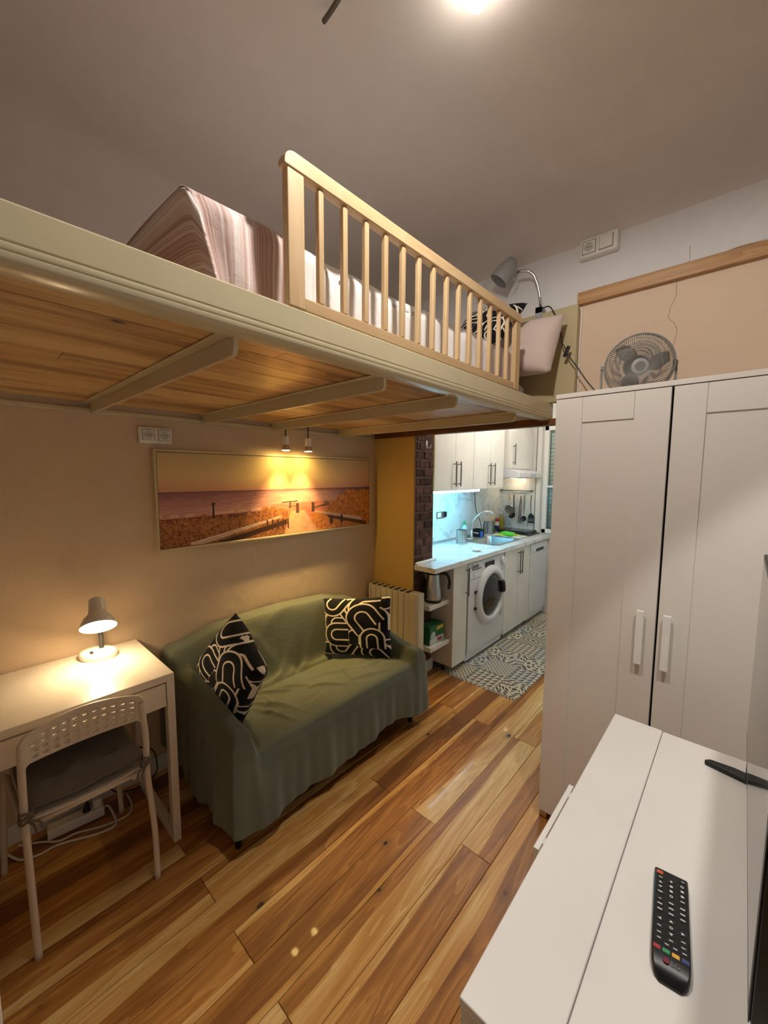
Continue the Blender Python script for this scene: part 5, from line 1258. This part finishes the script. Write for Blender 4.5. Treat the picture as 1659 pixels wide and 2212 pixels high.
# ---- sink and tap
sk = thing('sink', 'stainless steel sink set into the kitchen worktop', 'sink', (-1.88, 3.65, .75))
def rrect(x0, x1, y0, y1, r_, z_, n=6):
    out = []
    for cx_, cy_, a0 in ((x1-r_, y1-r_, 0), (x0+r_, y1-r_, PI/2), (x0+r_, y0+r_, PI), (x1-r_, y0+r_, 1.5*PI)):
        for i in range(n+1): a = a0+PI/2*i/n; out.append((cx_+r_*math.cos(a), cy_+r_*math.sin(a), z_))
    return out
rings_ = [rrect(SKX0-.012, SKX1+.012, SKY0-.012, SKY1+.012, .05, ZT+.0006), rrect(SKX0-.012, SKX1+.012, SKY0-.012, SKY1+.012, .05, ZT+.004), rrect(SKX0+.014, SKX1-.014, SKY0+.014, SKY1-.014, .05, ZT+.004), rrect(SKX0+.020, SKX1-.020, SKY0+.020, SKY1-.020, .05, ZT-.006), rrect(SKX0+.030, SKX1-.030, SKY0+.030, SKY1-.030, .05, ZT-.13), rrect(SKX0+.06, SKX1-.06, SKY0+.06, SKY1-.06, .05, ZT-.150)]
n = len(rings_[0]); m = MB(); m.add([p for r_ in rings_ for p in r_], [(i*n+k, i*n+(k+1) % n, (i+1)*n+(k+1) % n, (i+1)*n+k) for i in range(5) for k in range(n)]+[tuple(5*n+k for k in range(n))])
m.build('basin', M['steel'], sk, smooth=True, auto=50)
MB().lathe([(.03, 0), (.028, .003), (.0005, .0015)], (-1.88, 3.65, ZT-.1498), (0, 0, 1), 20).build('drain', M['chrome'], sk, smooth=True)
tp = thing('kitchen_tap', 'chrome swan-neck mixer tap behind the sink', 'tap', (-2.11, 3.70, ZT))
MB().lathe([(.026, .0006), (.026, .01), (.020, .02), (.019, .075), (.015, .08)], (-2.11, 3.70, ZT), (0, 0, 1), 20).build('body', M['chrome'], tp, smooth=True, auto=40)
MB().tube(smooth_pts([(-2.11, 3.70, ZT+.07), (-2.10, 3.705, ZT+.15), (-2.07, 3.73, ZT+.225), (-2.02, 3.78, ZT+.275), (-1.97, 3.83, ZT+.280), (-1.945, 3.855, ZT+.262)], 8), .016, 12).build('spout', M['chrome'], tp, smooth=True)
MB().box(-2.09, -2.02, 3.685, 3.70, ZT+.055, ZT+.066).build('lever', M['chrome'], tp, bevel=.003)
# ---- things on the worktop
def perf_cup(name, c, r_, h, label):
    o = thing(name, label, 'utensil holder', c)
    MB().lathe([(.0005, .0006), (r_, .0006), (r_, h), (r_-.002, h), (r_-.002, .004), (.0005, .004)], c, (0, 0, 1), 28, False, False).build('cup', M['steel'], o, smooth=True, auto=40)
    m_ = MB()
    for j in range(5):
        for k in range(14):
            a = 2*PI*k/14; p = Vector(c)+Vector((r_*math.cos(a), r_*math.sin(a), .022+j*(h-.04)/4)); m_.lathe([(.0048, 0), (.0048, .0006)], p, (math.cos(a), math.sin(a), 0), 8)
    hl_ = m_.build('holes', M['dgrey'], o); hl_['kind'] = 'stuff'
    return o
perf_cup('cutlery_holder', (-2.000, 3.325, ZT), .054, .135, 'perforated steel cutlery holder left of the sink')
uh = perf_cup('cutlery_holder', (-2.115, 4.100, ZT), .056, .135, 'perforated steel holder with a spatula behind the sink')
spm = wood('spatula_wood', [(.3, lin((176, 132, 84))), (.7, lin((214, 178, 130)))], 2, 12, 120, .5)
spt = thing('cooking_spatula', 'pale wooden spatula standing in the steel holder behind the sink', 'spatula', (-2.105, 4.09, ZT+.006))
MB().tube([(-2.105, 4.095, ZT+.008), (-2.085, 4.085, ZT+.17)], .006, 8).build('handle', spm, spt, smooth=True)
xfs = Matrix.Translation((-2.080, 4.080, ZT+.168)) @ Matrix.Rotation(math.radians(40), 4, 'Z') @ Matrix.Rotation(math.radians(8), 4, 'Y')
bl_ = MB()
for a_, b_ in ((-.030, -.020), (-.012, -.004), (.004, .012), (.020, .030)): bl_.box(a_, b_, -.003, .003, .030, .075, xf=xfs)
bl_.box(-.030, .030, -.003, .003, .0752, .100, xf=xfs).box(-.030, .030, -.003, .003, .012, .0298, xf=xfs)
bl_.build('blade', spm, spt, bevel=.0008, seg=1)
bk = thing('drying_caddy', 'dark plastic sink caddy beside the tap', 'caddy', (-2.10, 3.83, ZT))
MB().box(-2.150, -2.055, 3.775, 3.785, ZT+.0006, ZT+.085).box(-2.150, -2.055, 3.865, 3.875, ZT+.0006, ZT+.085).box(-2.150, -2.142, 3.785, 3.865, ZT+.0006, ZT+.085).box(-2.063, -2.055, 3.785, 3.865, ZT+.0006, ZT+.085).box(-2.142, -2.063, 3.785, 3.865, ZT+.0006, ZT+.008).build('box', M['black'], bk, bevel=.002)
sg = MB().box(-2.050, -2.032, 3.775, 3.815, ZT+.0006, ZT+.065).build('sponge', paint('sponge_blue', (52, 96, 190), .9, .1, 60, .4, 200), bevel=.006, seg=2); tag(sg, 'small blue sponge leaning on the dark sink caddy', 'sponge')
bt = thing('soap_bottle', 'clear green-capped detergent bottle behind the sink', 'bottle', (-2.135, 3.60, ZT))
MB().lathe([(.030, .0006), (.032, .004), (.032, .07)], (-2.135, 3.60, ZT), (0, 0, 1), 20).build('label_band', paint('bottle_label_green', (30, 110, 70), .4, .1), bt, smooth=True, auto=40)
MB().lathe([(.032, .0702), (.032, .105), (.024, .128), (.013, .140), (.012, .150)], (-2.135, 3.60, ZT), (0, 0, 1), 20).build('body', paint('bottle_clear', (190, 220, 214), .15, .05), bt, smooth=True, auto=40)
MB().lathe([(.016, .1502), (.016, .172), (.009, .180), (.008, .188), (.0005, .189)], (-2.135, 3.60, ZT), (0, 0, 1), 16).build('cap', paint('cap_green', (40, 176, 110), .4), bt, smooth=True, auto=40)
sd = thing('soap_dish', 'small pale dish near the front edge of the worktop', 'dish', (-1.70, 3.07, ZT))
MB().lathe([(.0005, .0006), (.030, .0006), (.042, .014), (.044, .022), (.041, .022), (.036, .014), (.028, .006), (.0005, .005)], (-1.700, 3.075, ZT), (0, 0, 1), 24, False, False).build('bowl', M['whitep'], sd, smooth=True, auto=60)
tr = MB().box(-2.02, -1.700, 3.985, 4.175, ZT+.0045, ZT+.014).build('cutting_board', M['white'], bevel=.003); tag(tr, 'white plastic board between the sink and the hob', 'board')
for i, (c_, a, lab) in enumerate((((196, 206, 60), .06, 'yellow cloth folded under the green cloth on the white board'), ((92, 214, 40), -.08, 'bright green cloth folded on top of the yellow cloth'))):
    z0 = ZT+.0145+i*.012
    def cf(u, v, z0=z0, i=i, a=a):
        x = -1.875+(u-.5)*(.20-.03*i); y = 4.065+(v-.5)*(.15-.01*i)+a*(u-.5)
        e = max(abs(u*2-1), abs(v*2-1)); return (x, y, z0+(.012+.012*i)*max(0, 1-e**8)+.003*math.sin(u*9+i)*math.sin(v*7)*(1-e))
    m = MB().grid(cf, 20, 20); m.grid(lambda u, v: (cf(u, v)[0], cf(u, v)[1], z0), 20, 20, flip=True)
    tag(m.build('dish_cloth', clothmat('cloth_%d' % i, c_), smooth=True, auto=60), lab, 'cloth')
hb_ = thing('induction_hob', 'portable black glass hob on the far end of the worktop', 'hob', (-1.89, 4.32, ZT))
MB().box(-2.070, -1.705, 4.190, 4.440, ZT+.018, ZT+.046).build('housing', M['black'], hb_, bevel=.004)
MB().box(-2.066, -1.709, 4.194, 4.436, ZT+.0462, ZT+.0500).build('glass_top', M['blackg'], hb_, bevel=.001, seg=1)
for xx in (-2.04, -1.735):
    for yy in (4.215, 4.415): MB().cyl((xx, yy, ZT+.0006), (xx, yy, ZT+.0178), .012, 12).build('foot', M['black'], hb_)
def bottle(name, c, prof, capprof, bm_, cm, lab, band=None):
    o = thing(name, lab, 'bottle', c); MB().lathe(prof, c, (0, 0, 1), 18).build('body', bm_, o, smooth=True, auto=40); MB().lathe(capprof, c, (0, 0, 1), 16).build('cap', cm, o, smooth=True, auto=40)
    if band: MB().lathe(band[0], c, (0, 0, 1), 18, False, False).build('label_band', band[1], o, smooth=True, auto=40)
bottle('oil_bottle', (-2.120, 4.405, ZT), [(.028, .0006), (.030, .004), (.030, .13), (.022, .165), (.013, .185), (.012, .205)], [(.015, .2052), (.015, .232), (.0005, .233)], paint('oil_yellow', (176, 160, 50), .2, .06), M['whitep'], 'yellow oil bottle with white cap in the far worktop corner')
bottle('sauce_bottle', (-2.130, 4.325, ZT), [(.024, .0006), (.026, .004), (.026, .10), (.018, .120)], [(.019, .1202), (.019, .150), (.010, .160), (.0005, .161)], M['whitep'], paint('cap_red', (200, 46, 44), .4), 'white and blue bottle with red cap beside the oil bottle', ([(.0264, .02), (.0264, .075)], paint('label_blue', (44, 60, 140), .4)))
bottle('spice_jar', (-2.135, 4.255, ZT), [(.020, .0006), (.022, .003), (.022, .05), (.018, .055)], [(.019, .0552), (.019, .072), (.0005, .073)], paint('jar_brown', (70, 84, 62), .3), M['black'], 'small dark spice jar beside the red capped bottle')
# outlet and cords on the splashback
so = thing('wall_socket', 'steel framed socket on the lit marbled splashback', 'socket', (XBK, 3.20, 1.14))
MB().box(XBK, XBK+.010, 3.130, 3.285, 1.140, 1.205).build('frame', M['steel'], so, bevel=.002)
MB().box(XBK+.010, XBK+.012, 3.145, 3.205, 1.150, 1.196).build('cover', M['whitep'], so, bevel=.001, seg=1)
MB().box(XBK+.010, XBK+.030, 3.262, 3.278, 1.150, 1.200).build('plug', M['black'], so, bevel=.003)
cdl = MB().tube(smooth_pts([(-2.150, 3.82, 1.428), (-2.152, 3.83, 1.33), (-2.150, 3.85, 1.20), (-2.150, 3.90, 1.11), (-2.152, 3.96, 1.05), (-2.148, 3.99, .95)]), .004, 6).build('appliance_cord', M['black'], smooth=True); tag(cdl, 'dark cord hanging from the right wall cabinet down the splashback', 'cord')
# ---- utensil rail on the far wall
ur = thing('utensil_rail', 'steel hanging rail with hooks on the far kitchen wall', 'rail', (-1.97, 4.47, 1.38))
MB().cyl((-2.165, 4.462, 1.380), (-1.775, 4.462, 1.380), .006, 10).build('bar', M['handle'], ur, smooth=True, auto=40)
for xx in (-2.155, -1.785):
    MB().cyl((xx, 4.4858, 1.380), (xx, 4.450, 1.380), .012, 14).build('bracket', M['handle'], ur, smooth=True, auto=40)
hk_x = [-2.145, -2.085, -2.050, -2.010, -1.985, -1.915, -1.892, -1.860, -1.782]
for xx in hk_x:
    MB().tube([(xx, 4.462+.009*math.cos(a), 1.380+.009*math.sin(a)) for a in [math.radians(-30+220*i/8) for i in range(9)]]+[(xx, 4.453, 1.365), (xx, 4.450, 1.350), (xx, 4.445, 1.344), (xx, 4.438, 1.350)], .0016, 5).build('hook', M['chrome'], ur, smooth=True)
def utensil(name, xx, label, parts, cat):
    o = thing(name, label, cat, (xx, 4.446, 1.05))
    for nm, m_, mat_ in parts: m_.build(nm, mat_, o, smooth=True, auto=45)
yu = 4.446
mesh_m = paint('sieve_mesh', (150, 138, 124), .5, .12, 300)
utensil('strainer', -2.040, 'round wire strainer with wooden handle hanging on the rail', [('handle', MB().lathe([(.007, 0), (.009, .01), (.008, .07), (.006, .08)], (-2.040, yu, 1.262), (0, 0, 1), 12), M['birchz']), ('rim', MB().tube([(-2.040+.058*math.cos(a), yu, 1.150+.058*math.sin(a)) for a in [2*PI*i/32 for i in range(32)]], .003, 6, True).cyl((-2.040, yu, 1.207), (-2.040, yu, 1.264), .003, 8), M['chrome']), ('sieve', MB().lathe([(.057, 0), (.05, .014), (.034, .026), (.0005, .033)], (-2.040, yu, 1.150), (0, 1, 0), 28, False, False), mesh_m)], 'strainer')
utensil('ladle', -1.982, 'black ladle hanging on the rail', [('handle', MB().tube([(-1.986, yu-.006, 1.330), (-1.980, yu-.016, 1.235), (-1.968, yu-.022, 1.12)], [.006, .0065, .005], 8), M['black']), ('bowl', MB().lathe([(.042, .018), (.038, .004), (.026, -.012), (.0005, -.022)], (-1.978, yu-.048, 1.085), (-.35, -.45, .85), 24, False, False), M['black'])], 'ladle')
utensil('tongs', -1.905, 'pair of steel tongs hanging on the rail', [('arm', MB().tube([(-1.905, yu, 1.325), (-1.915, yu-.002, 1.20), (-1.920, yu-.004, 1.01)], [.004, .006, .007], 8), M['handle']), ('arm', MB().tube([(-1.900, yu-.006, 1.325), (-1.893, yu-.008, 1.20), (-1.898, yu-.010, 1.01)], [.004, .006, .007], 8), M['handle'])], 'tongs')
utensil('serving_spoon', -1.858, 'black serving spoon with steel handle hanging on the rail', [('handle', MB().tube([(-1.860, yu, 1.335), (-1.862, yu, 1.25), (-1.858, yu-.004, 1.12)], [.006, .005, .004], 8), M['handle']), ('bowl', MB().lathe([(.0005, -.006), (.018, -.004), (.030, .003), (.031, .006), (.018, .001), (.0005, -.002)], (-1.858, yu-.006, 1.062), (0, -1, .1), 20, False, False), M['black'])], 'spoon')
sl = MB()
for k in range(5): sl.box(-1.812+k*.0165, -1.812+k*.0165+.0085, yu-.008, yu-.004, 1.035, 1.075)
sl.prism([(-1.812, 1.0752), (-1.7375, 1.0752), (-1.750, 1.110), (-1.772, 1.128), (-1.784, 1.128), (-1.803, 1.110)], 'y', yu-.008, yu-.004).box(-1.812, -1.7375, yu-.008, yu-.004, 1.018, 1.0348)
utensil('slotted_turner', -1.777, 'black slotted turner with steel handle hanging at the right end of the rail', [('handle', MB().tube([(-1.782, yu, 1.335), (-1.786, yu-.002, 1.25), (-1.778, yu-.005, 1.126)], [.007, .005, .004], 8), M['handle']), ('blade', sl, M['black'])], 'turner')
